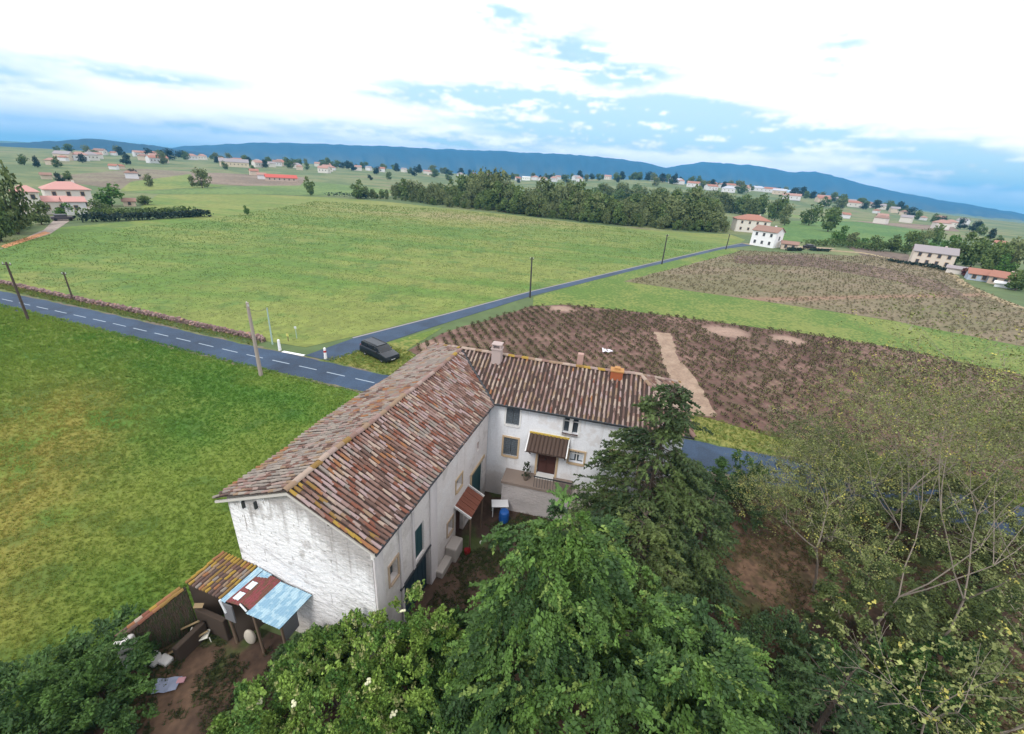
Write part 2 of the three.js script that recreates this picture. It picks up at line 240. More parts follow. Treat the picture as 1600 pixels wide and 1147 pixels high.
// ------------------------------------------------------------------ roads
const ROAD_N = [[-140, -75.2], [-100, -62.6], [-64.6, -51.9], [-53.3, -48.6], [-43.3, -45.7], [-34.2, -42.9], [-26.2, -40.4], [-18.5, -38.2], [-11.1, -36], [0, -32.6], [15.2, -28.4], [20.4, -27], [36, -23], [70, -14]];
const nAt = x => lerpT(ROAD_N, x);
const asphalt = (() => { const t = tex(1024, 1024, (u, v) => { const f = n2(u * 400, v * 400), a = fbm(u * 12, v * 12, 5, .6), p = ss(.56, .6, fbm(u * 5 + 3, v * 5, 3)), k = .74 + .3 * f + .6 * (a - .5) - .16 * p; return [.034 * k, .068 * k, .125 * k]; }); t.repeat.set(.04, .04); return t; })();
const roadMat = mapMat(asphalt, .78);
{
  const er = rng(55), dense = []; for (let x = -140; x < 70; x += .8) dense.push(x); const NN = dense.map(x => [x, nAt(x) + (er() - .5) * .22]), S = dense.map(x => [x, nAt(x) + 3.75 + (er() - .5) * .26]).reverse();
  const s = new THREE.Shape([...NN, ...S].map(([x, z]) => new THREE.Vector2(x, -z))), g = new THREE.ShapeGeometry(s); g.rotateX(-Math.PI / 2); g.translate(0, .034, 0);
  { const a = dense.map(x => [x, nAt(x) - .28 + (er() - .5) * .4]), c = dense.map(x => [x, nAt(x) + 4.05 + (er() - .5) * .4]).reverse(); sheet('road_shoulder', [...a, ...c], .0312, mapMat(groundTex(1024, 512, [-140, -76, 70, -10], (x, z) => { const f = n2(x * 5, z * 5), q = fbm(x * .5, z * .5, 4); return mix3([.16, .14, .10], [.11, .15, .035], ss(.4, .6, q)).map(k => k * (.7 + .5 * f)); })), [-140, -76, 70, -10]); }
  const road = struct('road', g, roadMat), paint = mat([.30, .37, .44], .7), r = rng(5);
  for (let x = -70; x < 4; x += 2.95) { // broken centre line
    const z = nAt(x) + 1.88, z2 = nAt(x + 1.9) + 1.88, a = Math.atan2(-(z2 - z), 1.9);
    const m = bx(1.95, .008, .1 + .02 * r(), x + .95, .0385, (z + z2) / 2, a); mesh('road_marking', m, paint, road);
  }
  mesh('stop_line', bx(2.5, .012, .34, -21.7, .0405, -39.42, -.24), mat([.82, .82, .84], .7), road);
  const edge = mat([.25, .24, .24], .9);
  const L = [[-20.4, -39.2], [-17.6, -44.6], [-9, -55.6], [2.3, -70.6], [27.3, -100.7], [62.6, -142.8], [77, -158.6]], Q = [[-17.6, -38.3], [-14, -43.9], [-8.3, -52.5], [2.2, -67.8], [26.7, -97.6], [61, -138.3], [78.8, -155.2]].reverse();
  const s2 = new THREE.Shape([...L, ...Q].map(([x, z]) => new THREE.Vector2(x, -z))), g2 = new THREE.ShapeGeometry(s2); g2.rotateX(-Math.PI / 2); g2.translate(0, .030, 0);
  const lane = struct('lane', g2, roadMat);
  const strips = []; for (let i = 1; i < L.length - 1; i++) { const [a, b] = L[i], [c, d] = L[i + 1], len = Math.hypot(c - a, d - b), an = Math.atan2(-(d - b), c - a); strips.push(bx(len, .012, .3, (a + c) / 2 - .1, .033, (b + d) / 2 - .08, an)); }
  mesh('lane_edge', strips, edge, lane);
}

// ------------------------------------------------------------------ plaster, tiles and other building materials
const plaster = (() => { const t = tex(1024, 1024, (u, v) => { const p = (x, y) => fbm(x * 6, y * 6, 6, .6), a = mix(mix(p(u, v), p(u - 1, v), u), mix(p(u, v - 1), p(u - 1, v - 1), u), v), f = n2(u * 260, v * 260), st = n2(u * 70, v * 5); const k = .94 + .1 * f - .13 * ss(.54, .74, a) - .03 * ss(.6, .9, st); return [.85 * k, .86 * k, .90 * k]; }); t.repeat.set(.16, .16); return t; })();
const plasterB = (() => { const t = tex(512, 512, (u, v) => { const a = fbm(u * 30, v * 30, 5, .65); return [a, a, a]; }, true); t.repeat.set(.3, .3); return t; })();
const M = {
  plaster: mapMat(plaster, .92, { bumpMap: plasterB, bumpScale: .02 }),
  side: mapMat(plaster, .92, { bumpMap: plasterB, bumpScale: .03, color: new THREE.Color().setRGB(.93, .86, .83) }),
  cornice: mat([.70, .68, .66]), stone: mat([.48, .36, .26]), yellowStone: mat([.56, .42, .27]), greyWood: mat([.10, .12, .14], .8), teal: mat([.022, .075, .085], .7), navy: mat([.018, .045, .065], .7),
  dark: mat([.012, .012, .014], .95), darkWood: mat([.075, .028, .022], .7), brick: mat([.28, .12, .06]), white: mat([.78, .78, .77], .6), gutter: mat([.03, .035, .04], .5), deck: mat([.05, .034, .028], 1),
  glass: new THREE.MeshPhysicalMaterial({ color: new THREE.Color().setRGB(.05, .065, .08), roughness: .12, metalness: 0 }), curtain: mat([.55, .60, .66], .9), rust: mat([.19, .065, .04], .9), wood: mat([.16, .11, .075], .9),
  greyBrick: mat([.42, .34, .32]), terracotta: mat([.34, .095, .035], .85), lichen: mat([.50, .36, .07], 1),
};
const TILE_COL = [[.40, .29, .27], [.33, .22, .19], [.47, .38, .35], [.25, .15, .12], [.56, .47, .40], [.29, .125, .085], [.40, .30, .21], [.19, .125, .105], [.50, .40, .41], [.42, .21, .10], [.50, .35, .07], [.35, .23, .07], [.36, .335, .31], [.45, .425, .385], [.15, .11, .10]].map(c => [c[0] * .62, c[1] * .57, c[2] * .54]);
const TILE_MAT = TILE_COL.map(c => mat(c, .95));
function tileGeo(r0, r1, L, n = 6) { // half-round cover tile along +z (down the slope), arch to +y
  const P = [], I = []; for (let j = 0; j < 2; j++) for (let i = 0; i <= n; i++) { const a = Math.PI * i / n, r = j ? r1 : r0; P.push(-Math.cos(a) * r, Math.sin(a) * r, j * L); }
  for (let i = 0; i < n; i++) I.push(i, n + 1 + i, i + 1, i + 1, n + 1 + i, n + 2 + i);
  const k = 2 * (n + 1); for (let i = 0; i <= n; i++) { const a = Math.PI * i / n; P.push(-Math.cos(a) * r1 * .8, Math.sin(a) * r1 * .8, L - .002); } // thick lower edge
  for (let i = 0; i < n; i++) I.push(n + 1 + i, k + i, n + 2 + i, n + 2 + i, k + i, k + i + 1);
  const g = new THREE.BufferGeometry(); g.setAttribute('position', new THREE.Float32BufferAttribute(P, 3)); g.setIndex(I); g.computeVertexNormals(); g.setAttribute('uv', new THREE.BufferAttribute(new Float32Array(P.length / 3 * 2), 2)); return toCreasedNormals(g, .9);
}
const TILE = tileGeo(.050, .066, .42), RIDGE = tileGeo(.115, .13, .46);
// a slope: R0 start of the ridge, a along the ridge, d down (per metre of run), run, s0(t) and s1(t) its ends; sag(s, t) its unevenness
function slope(host, o, out) {
  const a = o.a.clone().normalize(), d = o.d.clone().normalize(), nrm = new THREE.Vector3().crossVectors(a, d); if (nrm.y < 0) nrm.negate();
  const at = (s, t) => o.R0.clone().addScaledVector(a, s).addScaledVector(d, t * o.run).add(V(0, o.sag(s, t), 0));
  const NS = 26, NT = 7, P = [], U = [], I = [];
  for (let j = 0; j <= NT; j++) for (let i = 0; i <= NS; i++) { const t = j / NT, s = mix(o.s0(t), o.s1(t), i / NS), p = at(s, t); P.push(p.x, p.y, p.z); U.push(s, t); }
  for (let j = 0; j < NT; j++) for (let i = 0; i < NS; i++) { const k = j * (NS + 1) + i; I.push(k, k + 1, k + NS + 1, k + 1, k + NS + 2, k + NS + 1); }
  const g = new THREE.BufferGeometry(); g.setAttribute('position', new THREE.Float32BufferAttribute(P, 3)); g.setAttribute('uv', new THREE.Float32BufferAttribute(U, 2)); g.setIndex(I); g.computeVertexNormals();
  out.decks.push(g);
  const pitch = o.pitch || .195, row = .30, x = new THREE.Vector3().crossVectors(nrm, d).normalize(), r = o.r;
  const sMin = Math.min(o.s0(0), o.s0(1)), sMax = Math.max(o.s1(0), o.s1(1));
  for (let s = sMin + pitch / 2; s < sMax; s += pitch) {
    const jit = (r() - .5) * .035, rs = (r() - .5) * .05;
    for (let k = 0; ; k++) {
      const tl = o.run + .06 - row * k + rs; if (tl < .3) break; // lower edge
      const t = (tl - .2) / o.run; if (s + jit < o.s0(t) + .04 || s + jit > o.s1(t) - .04) continue;
      const top = at(s + jit, (tl - .42) / o.run), bot = at(s + jit, tl / o.run), dir = bot.sub(top).normalize(), up = new THREE.Vector3().crossVectors(dir, x).normalize(); if (up.y < 0) up.negate();
      const xx = new THREE.Vector3().crossVectors(up, dir).normalize(), q = new THREE.Quaternion().setFromRotationMatrix(new THREE.Matrix4().makeBasis(xx, up, dir));
      q.multiply(new THREE.Quaternion().setFromEuler(new THREE.Euler(.045 + (r() - .5) * .05, (r() - .5) * .1, (r() - .5) * .22)));
      const m = new THREE.Matrix4().compose(top.addScaledVector(up, .028 + r() * .012), q, V(.93 + r() * .14, .9 + r() * .2, 1));
      out.tiles.push({ m, c: o.col(s, t, r), seen: o.seen });
    }
  }
  return at;
}
function ridgeLine(out, A, B, r, lich = .25) { const d = B.clone().sub(A), L = d.length(); d.normalize(); const x = new THREE.Vector3().crossVectors(V(0, 1, 0), d).normalize(), up = new THREE.Vector3().crossVectors(d, x); const n = Math.floor(L / .40); for (let i = 0; i < n; i++) { const q = new THREE.Quaternion().setFromRotationMatrix(new THREE.Matrix4().makeBasis(x, up, d)); q.multiply(new THREE.Quaternion().setFromEuler(new THREE.Euler((r() - .5) * .06, (r() - .5) * .08, (r() - .5) * .12))); out.ridge.push({ m: new THREE.Matrix4().compose(A.clone().addScaledVector(d, i * L / n).addScaledVector(up, .01 + out.rs(i * L / n, L)), q, V(1, .8, 1)), c: r() < lich ? (r() < .5 ? 10 : 11) : [0, 4, 1, 6, 2][Math.floor(r() * 5)] }); } }
function layRoof(thingObj, out, label) {
  const roof = mesh('roof', out.decks, M.deck, thingObj); M.deck.side = THREE.DoubleSide;
  thingObj.updateMatrixWorld(true);
  const p = new THREE.Vector3(); out.tiles.forEach(t => { p.setFromMatrixPosition(t.m).applyMatrix4(thingObj.matrixWorld); t.w = t.seen ? p.distanceTo(EYE) : 1e4 + p.distanceTo(EYE); });
  out.tiles.sort((a, b) => a.w - b.w);
  out.tiles.slice(0, 290).forEach(t => { const m = mesh('roof_tile', TILE, TILE_MAT[t.c], roof); m.applyMatrix4(t.m); });
  const rest = out.tiles.slice(290), im = new THREE.InstancedMesh(TILE, mat([1, 1, 1], .95), rest.length), col = new THREE.Color();
  rest.forEach((t, i) => { im.setMatrixAt(i, t.m); im.setColorAt(i, col.setRGB(...TILE_COL[t.c])); }); im.name = 'roof_tiles'; im.userData.kind = 'stuff'; im.castShadow = im.receiveShadow = true; roof.add(im);
  out.ridge.forEach(t => { const m = mesh('ridge_tile', RIDGE, TILE_MAT[t.c], roof); m.applyMatrix4(t.m); });
  return roof;
}
const pick = (r, list) => list[Math.floor(r() * list.length)];
function wallWithHoles(pts, holes, depth) {
  const s = new THREE.Shape(pts.map(q => new THREE.Vector2(...q)));
  for (const [a, b, c, d] of holes) s.holes.push(new THREE.Path([[a, b], [a, d], [c, d], [c, b]].map(q => new THREE.Vector2(...q))));
  const g = new THREE.ExtrudeGeometry(s, { depth, bevelEnabled: false }); g.translate(0, 0, -depth); return g;
}
// a part of a wall in that wall's own axes: x along it, y up, z out of it
function onWall(o, p, turn) { o.position.set(...p); o.rotation.y = turn; return o; }

// ------------------------------------------------------------------ the barn
const YAW = .2907, BARN = [-7.144, 0, -11.24];
const barn = thing('barn', 'long white rendered barn with a faded tiled gable roof running towards the road', 'barn', BARN, -YAW);
{
  const r = rng(41), HE = 6.43, HR = 7.94, WR = 3.28, WL = 3.5, LEN = 13.9;
  const sag = (s, t) => -.11 * Math.sin(Math.PI * clamp(s / 17)) * (1 - .3 * t) + (fbm(s * .45 + 3, t * 2.2 + 8, 3) - .5) * .16, sagL = (s, t) => mix(sag(s, 0), -.05 * Math.sin(s * .55 + 1) + (fbm(s * .35 + 13, t * 1.6, 3) - .5) * .24, t);
  const out = { decks: [], tiles: [], ridge: [], rs: (s) => sag(s, 0) };
  const R0 = V(0, HR, 0), a = V(0, 0, -1), dR = V(WR, HE - HR, 0), dL = V(-WL, HE - HR, 0);
  const colR = (s, t, q) => { const k = q(); if (s < .22 && t > .4 && k < .7) return pick(q, [10, 9, 10, 9, 6]); if (s < .9 && t < .16 && k < .6) return pick(q, [10, 11, 6]); if (s < .5 && k < .3) return pick(q, [11, 6]); if (s < 8.5 && t < .5 && k < .16) return pick(q, [9, 5, 9, 4]); const pw = fbm(s * .7 + 50, t * 2.6, 3) - .5, kk = clamp(k + pw * 1.1); return kk < .24 ? pick(q, [0, 8, 12]) : kk < .54 ? pick(q, [1, 5, 1]) : kk < .66 ? pick(q, [2, 8]) : k < .87 ? pick(q, [3, 7]) : k < .95 ? 4 : pick(q, [5, 6]); };
  const colL = (s, t, q) => { const k = q(), w = fbm(s * .5, t * 3 + 20, 3); return k < .5 ? pick(q, w > .54 ? [1, 6, 9, 12] : [12, 2, 13, 12]) : k < .82 ? pick(q, [0, 6, 12, 13]) : pick(q, [7, 3, 1, 14]); };
  slope(barn, { R0, a, d: dR, run: dR.length(), s0: () => -.02, s1: t => LEN - 2.92 * t, sag, r, col: colR, seen: true }, out);
  slope(barn, { R0, a, d: dL, run: dL.length(), s0: () => -.02, s1: t => LEN + 3.2 * t, sag: sagL, r, col: colL, seen: false, pitch: .21 }, out);
  ridgeLine(out, V(0, HR + .03, .05), V(0, HR + .03, -LEN), r, .05);
  ridgeLine({ ridge: out.ridge, rs: () => 0 }, V(0, HR + .02, -LEN), V(-3.45, HE + .02, -17.05), r, .1);
  layRoof(barn, out);
  // valley flashing between the two roofs
  mesh('valley_gutter', cyl(.07, .07, V(0, HR - .03, -LEN), V(WR, HE - .02, -10.98), 8), M.gutter, barn);
  // gable wall with its own stains: grey weathering under the verge and streaked rendering
  const GX0 = -3.18, GX1 = 2.95, gt = tex(1024, 1024, (u, v) => {
    const x = mix(-3.3, 3.1, u), y = mix(0, 8, v), roofY = x > 0 ? HR - x * .46 : HR + x * .43, dd = roofY - y;
    const st = fbm(x * 1.1 + 40, (y + x * .45) * 5, 5, .6), f = n2(x * 22, y * 22), f2 = n2(x * 50, y * 50), blot = fbm(x * 1.3, y * 1.3 + 9, 5, .6), run = fbm(x * 5, y * .35 + 3, 4, .6);
    let c = [.86, .85, .86]; c = mix3(c, [.48, .46, .47], ss(.52, .76, st) * .5);
    const band = ss(mix(1.0, 3.0, ss(-1.4, 1.3, x)) + (blot - .5) * 2.2 + (run - .5) * 2.2, .3, dd);
    c = mix3(c, [.36, .33, .32], clamp(band * 1.3) * .85); c = mix3(c, [.17, .145, .13], ss(.60, .78, run) * ss(3.6, .6, dd) * .45);
    c = mix3(c, [.36, .33, .31], ss(.66, .78, blot) * .55); c = mix3(c, [.45, .40, .33], ss(1.6, .2, y + (blot - .5) * 1.5) * .6);
    c = mix3(c, [.3, .28, .27], ss(.86, .95, n2(x * 9 + 3, y * 9)) * .5);
    return c.map(q => q * (.86 + .16 * f + .12 * f2));
  });
  const gb = tex(512, 512, (u, v) => { const a = fbm(u * 24, v * 60, 5, .65); return [a, a, a]; }, true);
  const gg = wallWithHoles([[GX0, 0], [GX1, 0], [GX1, HR - GX1 * .46 - .12], [0, HR - .13], [GX0, HR + GX0 * .43 - .12]], [], .4);
  { const p = gg.attributes.position, u = gg.attributes.uv; for (let i = 0; i < p.count; i++) u.setXY(i, (p.getX(i) + 3.3) / 6.4, p.getY(i) / 8); }
  const gable = mesh('gable_wall', gg, mapMat(gt, .95, { bumpMap: gb, bumpScale: .05 }), barn); gable.position.z = -.25;
  mesh('wall', scaleUV(bx(.4, 6.3, 16.2, GX0 + .2, 3.15, -8.76), 4), M.side, barn);
  mesh('wall', scaleUV(bx(6.0, 6.2, .4, -.1, 3.1, -16.6), 4), M.side, barn);
  mesh('verge_board', [bx(.05, .10, .12, 0, 0, 0)].map(() => { const s = new THREE.Shape([[GX0 - .32, HR - (WL) * .43 - .16], [0, HR - .14], [WR, HE - .13], [WR, HE - .22], [0, HR - .25], [GX0 - .32, HR - WL * .43 - .26]].map(q => new THREE.Vector2(...q))); const g = new THREE.ExtrudeGeometry(s, { depth: .05, bevelEnabled: false }); g.translate(0, 0, -.06); return g; }), mat([.55, .52, .48]), barn);
  mesh('iron_hook', [bx(.06, .3, .1, -2.35, 6.35, -.2), bx(.06, .3, .1, -1.75, 6.52, -.2)], M.gutter, barn);
  mesh('loose_plaster', [bx(.2, .14, .08, 1.25, 6.98, -.2, 0, 0, -.4), bx(.1, .2, .08, 1.42, 6.86, -.2)], M.dark, barn);
  const sideT = tex(1024, 512, (u, v) => { const x = u * 11.4, y = v * 6.5, blot = fbm(x * .9 + 5, y * .9, 5, .6), run = fbm(x * 4.5 + 7, y * .3, 4, .6), f = n2(x * 22, y * 22), f2 = n2(x * 55, y * 55); let c = [.80, .75, .735]; c = mix3(c, [.42, .36, .33], ss(1.9, .1, y + (blot - .5) * 2.2) * .8); c = mix3(c, [.45, .40, .37], ss(.55, .74, run) * ss(2.5, 6.3, y) * .5); c = mix3(c, [.55, .50, .47], ss(.56, .7, blot) * .5); c = mix3(c, [.86, .84, .84], ss(.42, .3, blot) * .5); return c.map(q => q * (.88 + .12 * f + .1 * f2)); });
  const sideM = mapMat(sideT, .93, { bumpMap: plasterB, bumpScale: .03 });
  // side wall on the courtyard; x runs from the gable towards the house
  const holes = [[2.96, 2.72, 3.76, 4.40], [1.85, .02, 4.22, 2.5], [1.17, 3.50, 1.72, 4.42], [6.97, 3.33, 7.67, 4.02], [8.9, .02, 10.62, 2.95], [9.58, 4.02, 9.92, 4.58], [6.04, 1.35, 6.62, 2.12], [7.0, .02, 7.95, 2.1]];
  const SW = (name, geo, m) => onWall(mesh(name, geo, m, barn), [2.95, 0, 0], Math.PI / 2);
  { const g = wallWithHoles([[.655, 0], [11.2, 0], [11.2, 6.42], [.655, 6.42]], holes, .38), p = g.attributes.position, u = g.attributes.uv; for (let i = 0; i < p.count; i++) u.setXY(i, p.getX(i) / 11.4, p.getY(i) / 6.5); SW('wall', g, sideM); }
  SW('corner_pier', rbx(.52, 6.0, .46, .54, 3.0, -.16, .03), M.side);
  SW('cornice', [bx(6.3, .34, .2, 3.35, 6.12, .1), bx(6.3, .12, .12, 3.35, 5.86, .06)], M.cornice);
  SW('pilaster', [bx(.16, 5.8, .07, 1.92, 2.9, .035)], M.side); SW('pilaster', [bx(.62, 5.8, .07, 4.56, 2.9, .035)], M.side); SW('pilaster', [bx(.14, 3.3, .07, 2.86, 4.15, .035)], M.side);
  SW('lean_on_step', [rbx(.9, .9, .6, 6.2, .45, .3, .08), rbx(1.2, .4, .4, 5.3, .2, .2, .06)], mat([.40, .36, .33]));
  const board = (x0, y0, x1, y1, z, n) => { const g = []; for (let i = 0; i < n; i++) { const w = (x1 - x0) / n; g.push(rbx(w * .95, y1 - y0, .045, x0 + w * (i + .5), (y0 + y1) / 2, z + (i % 2) * .004, .008)); } return g; };
  const door = (n, q, z, m, label) => { const d = SW(n, board(q[0] + .02, q[1], q[2] - .02, q[3] - .02, z, 6), m); if (label) d.userData.label = label; return d; };
  door('hay_door', holes[0], -.10, M.teal, 'dark teal plank loft door above the wide opening');
  const slid = door('sliding_door', [1.9, 0.03, 4.2, 2.46], -.18, M.navy, 'very dark blue wide barn door'); mesh('rail', bx(2.5, .07, .06, 3.0, 2.53, .06), M.gutter, slid);
  const gd = door('barn_door', holes[4], -.12, M.teal, 'tall dark green plank door in a yellowish stone frame');
  mesh('frame', [bx(.14, 3.05, .08, 8.83, 1.52, .02), bx(1.98, .16, .08, 9.76, 3.03, .02)], M.yellowStone, gd);
  for (const [i, st] of [[2, M.stone], [3, M.yellowStone], [6, M.stone]]) { const [x0, y0, x1, y1] = holes[i]; const w = SW('window', [bx(.09, y1 - y0 + .2, .05, x0 - .045, (y0 + y1) / 2, .012), bx(.09, y1 - y0 + .2, .05, x1 + .045, (y0 + y1) / 2, .012), bx(x1 - x0, .1, .05, (x0 + x1) / 2, y1 + .05, .012), bx(x1 - x0, .1, .09, (x0 + x1) / 2, y0 - .05, .03)], st); mesh('pane', bx(x1 - x0, y1 - y0, .02, (x0 + x1) / 2, (y0 + y1) / 2, -.25), M.glass, w); mesh('mullion', bx(.05, y1 - y0, .05, (x0 + x1) / 2, (y0 + y1) / 2, -.22), M.wood, w); }
  SW('niche', bx(.34, .56, .06, 9.75, 4.3, -.2), M.brick);
  SW('low_door', board(7.0, .03, 7.95, 2.08, -.22, 4), M.darkWood);
  // rusty awning with pale side boards
  { const g = []; for (let i = 0; i < 9; i++) g.push(bx(.168, .05, 1.0, 6.92 + i * .185, 2.32 + (i % 2) * .012, .45, 0, .46)); const aw = SW('awning', g, M.rust); aw.userData.label = 'rust brown sheet awning over the low door'; mesh('awning_edge', [bx(.05, .12, 1.05, 6.80, 2.36, .45, 0, .46), bx(.05, .12, 1.05, 8.56, 2.36, .45, 0, .46)], M.white, aw); mesh('post', [bx(.07, 2.06, .07, 6.9, 1.03, .86), bx(.07, 2.06, .07, 8.45, 1.03, .86)], M.wood, aw); }
  SW('gutter', (() => { const g = new THREE.CylinderGeometry(.07, .07, 10.9, 8, 1, true, 0, Math.PI); g.rotateZ(Math.PI / 2); g.rotateX(Math.PI / 2 + Math.PI); g.translate(5.45, 6.36, .40); return [g, bx(10.9, .03, .03, 5.45, 6.40, .36)]; })(), M.gutter);
}
// ------------------------------------------------------------------ the house wing
const YAWH = YAW - .092, house = thing('farmhouse', 'white two storey farmhouse wing with striped tiled hip roof and canopied upper door', 'house', [-.857, 0, -20.818], -YAWH);
{
  const r = rng(88), HE = 6.43, HR = 7.94, FX = 10.65, R0 = V(-3.0, HR, -3.22), W = -.35;
  const sag = (s, t) => -.05 * Math.sin(Math.PI * clamp(s / 11)) + (fbm(s * .4 + 30, t * 2 + 2, 3) - .5) * .10 * (1 - .5 * t);
  const out = { decks: [], tiles: [], ridge: [], rs: s => sag(s, 0) };
  const col = (s, t, q) => { const k = q(); return k < .26 ? pick(q, [0, 8, 2]) : k < .55 ? pick(q, [4, 6, 4]) : k < .75 ? pick(q, [6, 1, 0]) : k < .94 ? pick(q, [1, 3, 7, 14]) : pick(q, [5, 9, 7]); };
  const df = V(0, HE - HR, 3.22), dr = V(0, HE - HR, -3.3), dh = V(2.75, HE - HR, 0), seen = true;
  slope(house, { R0, a: V(1, 0, 0), d: df, run: df.length(), s0: t => 3.0 * t, s1: t => FX + 2.75 * t, sag, r, col, seen, pitch: .25 }, out);
  slope(house, { R0, a: V(1, 0, 0), d: dr, run: dr.length(), s0: t => -3.19 * t, s1: t => FX + 2.75 * t, sag, r, col, seen: false, pitch: .25 }, out);
  slope(house, { R0: V(-3 + FX, HR, -3.22), a: V(0, 0, 1), d: dh, run: dh.length(), s0: t => -3.3 * t, s1: t => 3.22 * t, sag: (s, t) => (1 - t) * sag(FX, 0), r, col, seen: false, pitch: .25 }, out);
  ridgeLine(out, V(-2.95, HR + .03, -3.22), V(-3 + FX, HR + .03, -3.22), r, .12);
  const o2 = { ridge: out.ridge, rs: () => .0 }; ridgeLine(o2, V(-3 + FX, HR + .02, -3.22), V(10.38, HE + .04, 0), r, .1); ridgeLine(o2, V(-3 + FX, HR + .02, -3.22), V(10.38, HE + .04, -6.5), r, .1);
  layRoof(house, out);
  const holes = [[.68, 5.06, 1.44, 6.16], [3.84, 5.14, 4.70, 6.16], [.64, 2.98, 1.46, 4.18], [2.68, 2.1, 3.72, 4.15], [4.40, 3.32, 5.22, 4.08], [6.6, 3.75, 7.25, 4.55], [8.2, 5.1, 8.9, 6.1], [8.2, 3.0, 8.9, 4.2], [1.9, .02, 2.8, 1.9], [6.5, .02, 7.5, 2.0]];
  const HW = (name, geo, m) => { const o = mesh(name, geo, m, house); o.position.z = W; return o; };
  { const ft = tex(1024, 640, (u, v) => { const x = u * 11 - .8, y = v * 6.6, blot = fbm(x * .9 + 25, y * .9, 5, .6), run = fbm(x * 5 + 9, y * .3, 4, .6), f = n2(x * 22, y * 22), f2 = n2(x * 55, y * 55); let c = [.84, .86, .90]; c = mix3(c, [.46, .40, .36], ss(2.6, .3, y + (blot - .5) * 2.4) * .75); c = mix3(c, [.55, .53, .52], ss(.56, .74, run) * ss(2.5, 6.3, y) * .4); c = mix3(c, [.66, .62, .60], ss(.58, .72, blot) * .5); for (const [a, b, w] of [[1.05, 2.95, .45], [4.8, 3.25, .45], [4.27, 5.1, .4]]) c = mix3(c, [.5, .47, .45], Math.exp(-(((x - a) / w) ** 2)) * ss(0, .1, b - y) * ss(1.2, .1, b - y) * ss(.35, .6, run) * .6); return c.map(q => q * (.9 + .1 * f + .08 * f2)); });
    const g = wallWithHoles([[-.62, 0], [10.05, 0], [10.05, 6.46], [-.62, 6.46]], holes, .4), p = g.attributes.position, q = g.attributes.uv; for (let i = 0; i < p.count; i++) q.setXY(i, (p.getX(i) + .8) / 11, p.getY(i) / 6.6); HW('wall', g, mapMat(ft, .92, { bumpMap: plasterB, bumpScale: .02 })); }
  mesh('wall', scaleUV(bx(.4, 6.4, 5.36, 9.85, 3.2, -3.43), 4), M.plaster, house);
  mesh('wall', scaleUV(bx(15.2, 6.4, .4, 2.45, 3.2, -6.31), 4), M.plaster, house);
  const win = (k, st, kind, label) => {
    const [x0, y0, x1, y1] = holes[k], w = x1 - x0, h = y1 - y0, cx = (x0 + x1) / 2, cy = (y0 + y1) / 2, b = .1;
    const f = HW('window', [bx(b, h + 2 * b, .06, x0 - b / 2, cy, .012), bx(b, h + 2 * b, .06, x1 + b / 2, cy, .012), bx(w, b, .06, cx, y1 + b / 2, .012), bx(w, b, .12, cx, y0 - b / 2, .04)], st); if (label) f.userData.label = label;
    if (kind === 'shut') for (const s of [-1, 1]) { const g = [rbx(w / 2 - .02, h - .03, .04, cx + s * w / 4, cy, -.06, .01)]; for (let i = 0; i < 9; i++) g.push(bx(w / 2 - .12, .05, .02, cx + s * w / 4, y0 + .12 + i * (h - .24) / 8, -.034, 0, .4)); mesh('shutter', g, M.greyWood, f); }
    else { mesh('pane', bx(w, h, .02, cx, cy, -.24), M.glass, f); mesh('sash', [bx(.05, h, .05, cx, cy, -.2), bx(w, .05, .05, cx, cy + h * .15, -.2), bx(.05, h, .05, x0 + .03, cy, -.2), bx(.05, h, .05, x1 - .03, cy, -.2)], M.white, f); if (kind === 'curtain') mesh('curtain', [bx(w * .3, h * .9, .02, x0 + w * .2, cy + .05, -.218), bx(w * .3, h * .9, .02, x1 - w * .2, cy + .05, -.218)], M.curtain, f); }
    return f;
  };
  win(0, M.white, 'shut', 'upper window closed by dark grey shutters under the eave near the barn');
  { const f = win(1, M.white, 'open', 'upper window parted by a white post'); mesh('centre_post', bx(.2, 1.02, .12, 4.27, 5.65, -.05), M.white, f); mesh('lower_board', bx(.86, .12, .06, 4.27, 5.1, .07), M.darkWood, f); }
  win(2, M.yellowStone, 'shut', 'grey shuttered window in a yellow stone surround'); win(4, M.yellowStone, 'curtain'); win(5, M.yellowStone, 'open'); win(6, M.white, 'shut'); win(7, M.yellowStone, 'shut');
  { const d = HW('door', [rbx(1.0, 2.0, .06, 3.2, 3.12, -.2, .01), bx(.04, 1.9, .03, 3.2, 3.1, -.16), bx(.4, .5, .03, 2.95, 2.6, -.165), bx(.4, .5, .03, 3.45, 2.6, -.165)], M.darkWood); mesh('frame', [bx(.12, 2.1, .07, 2.61, 3.13, .02), bx(.12, 2.1, .07, 3.79, 3.13, .02)], M.yellowStone, d); mesh('handle', bx(.04, .12, .06, 3.1, 3.1, -.13), M.gutter, d); }
  for (const k of [8, 9]) { const [a, b, c, e] = holes[k]; HW('cellar_door', rbx(c - a, e - b, .06, (a + c) / 2, (b + e) / 2, -.25, .01), M.darkWood); }
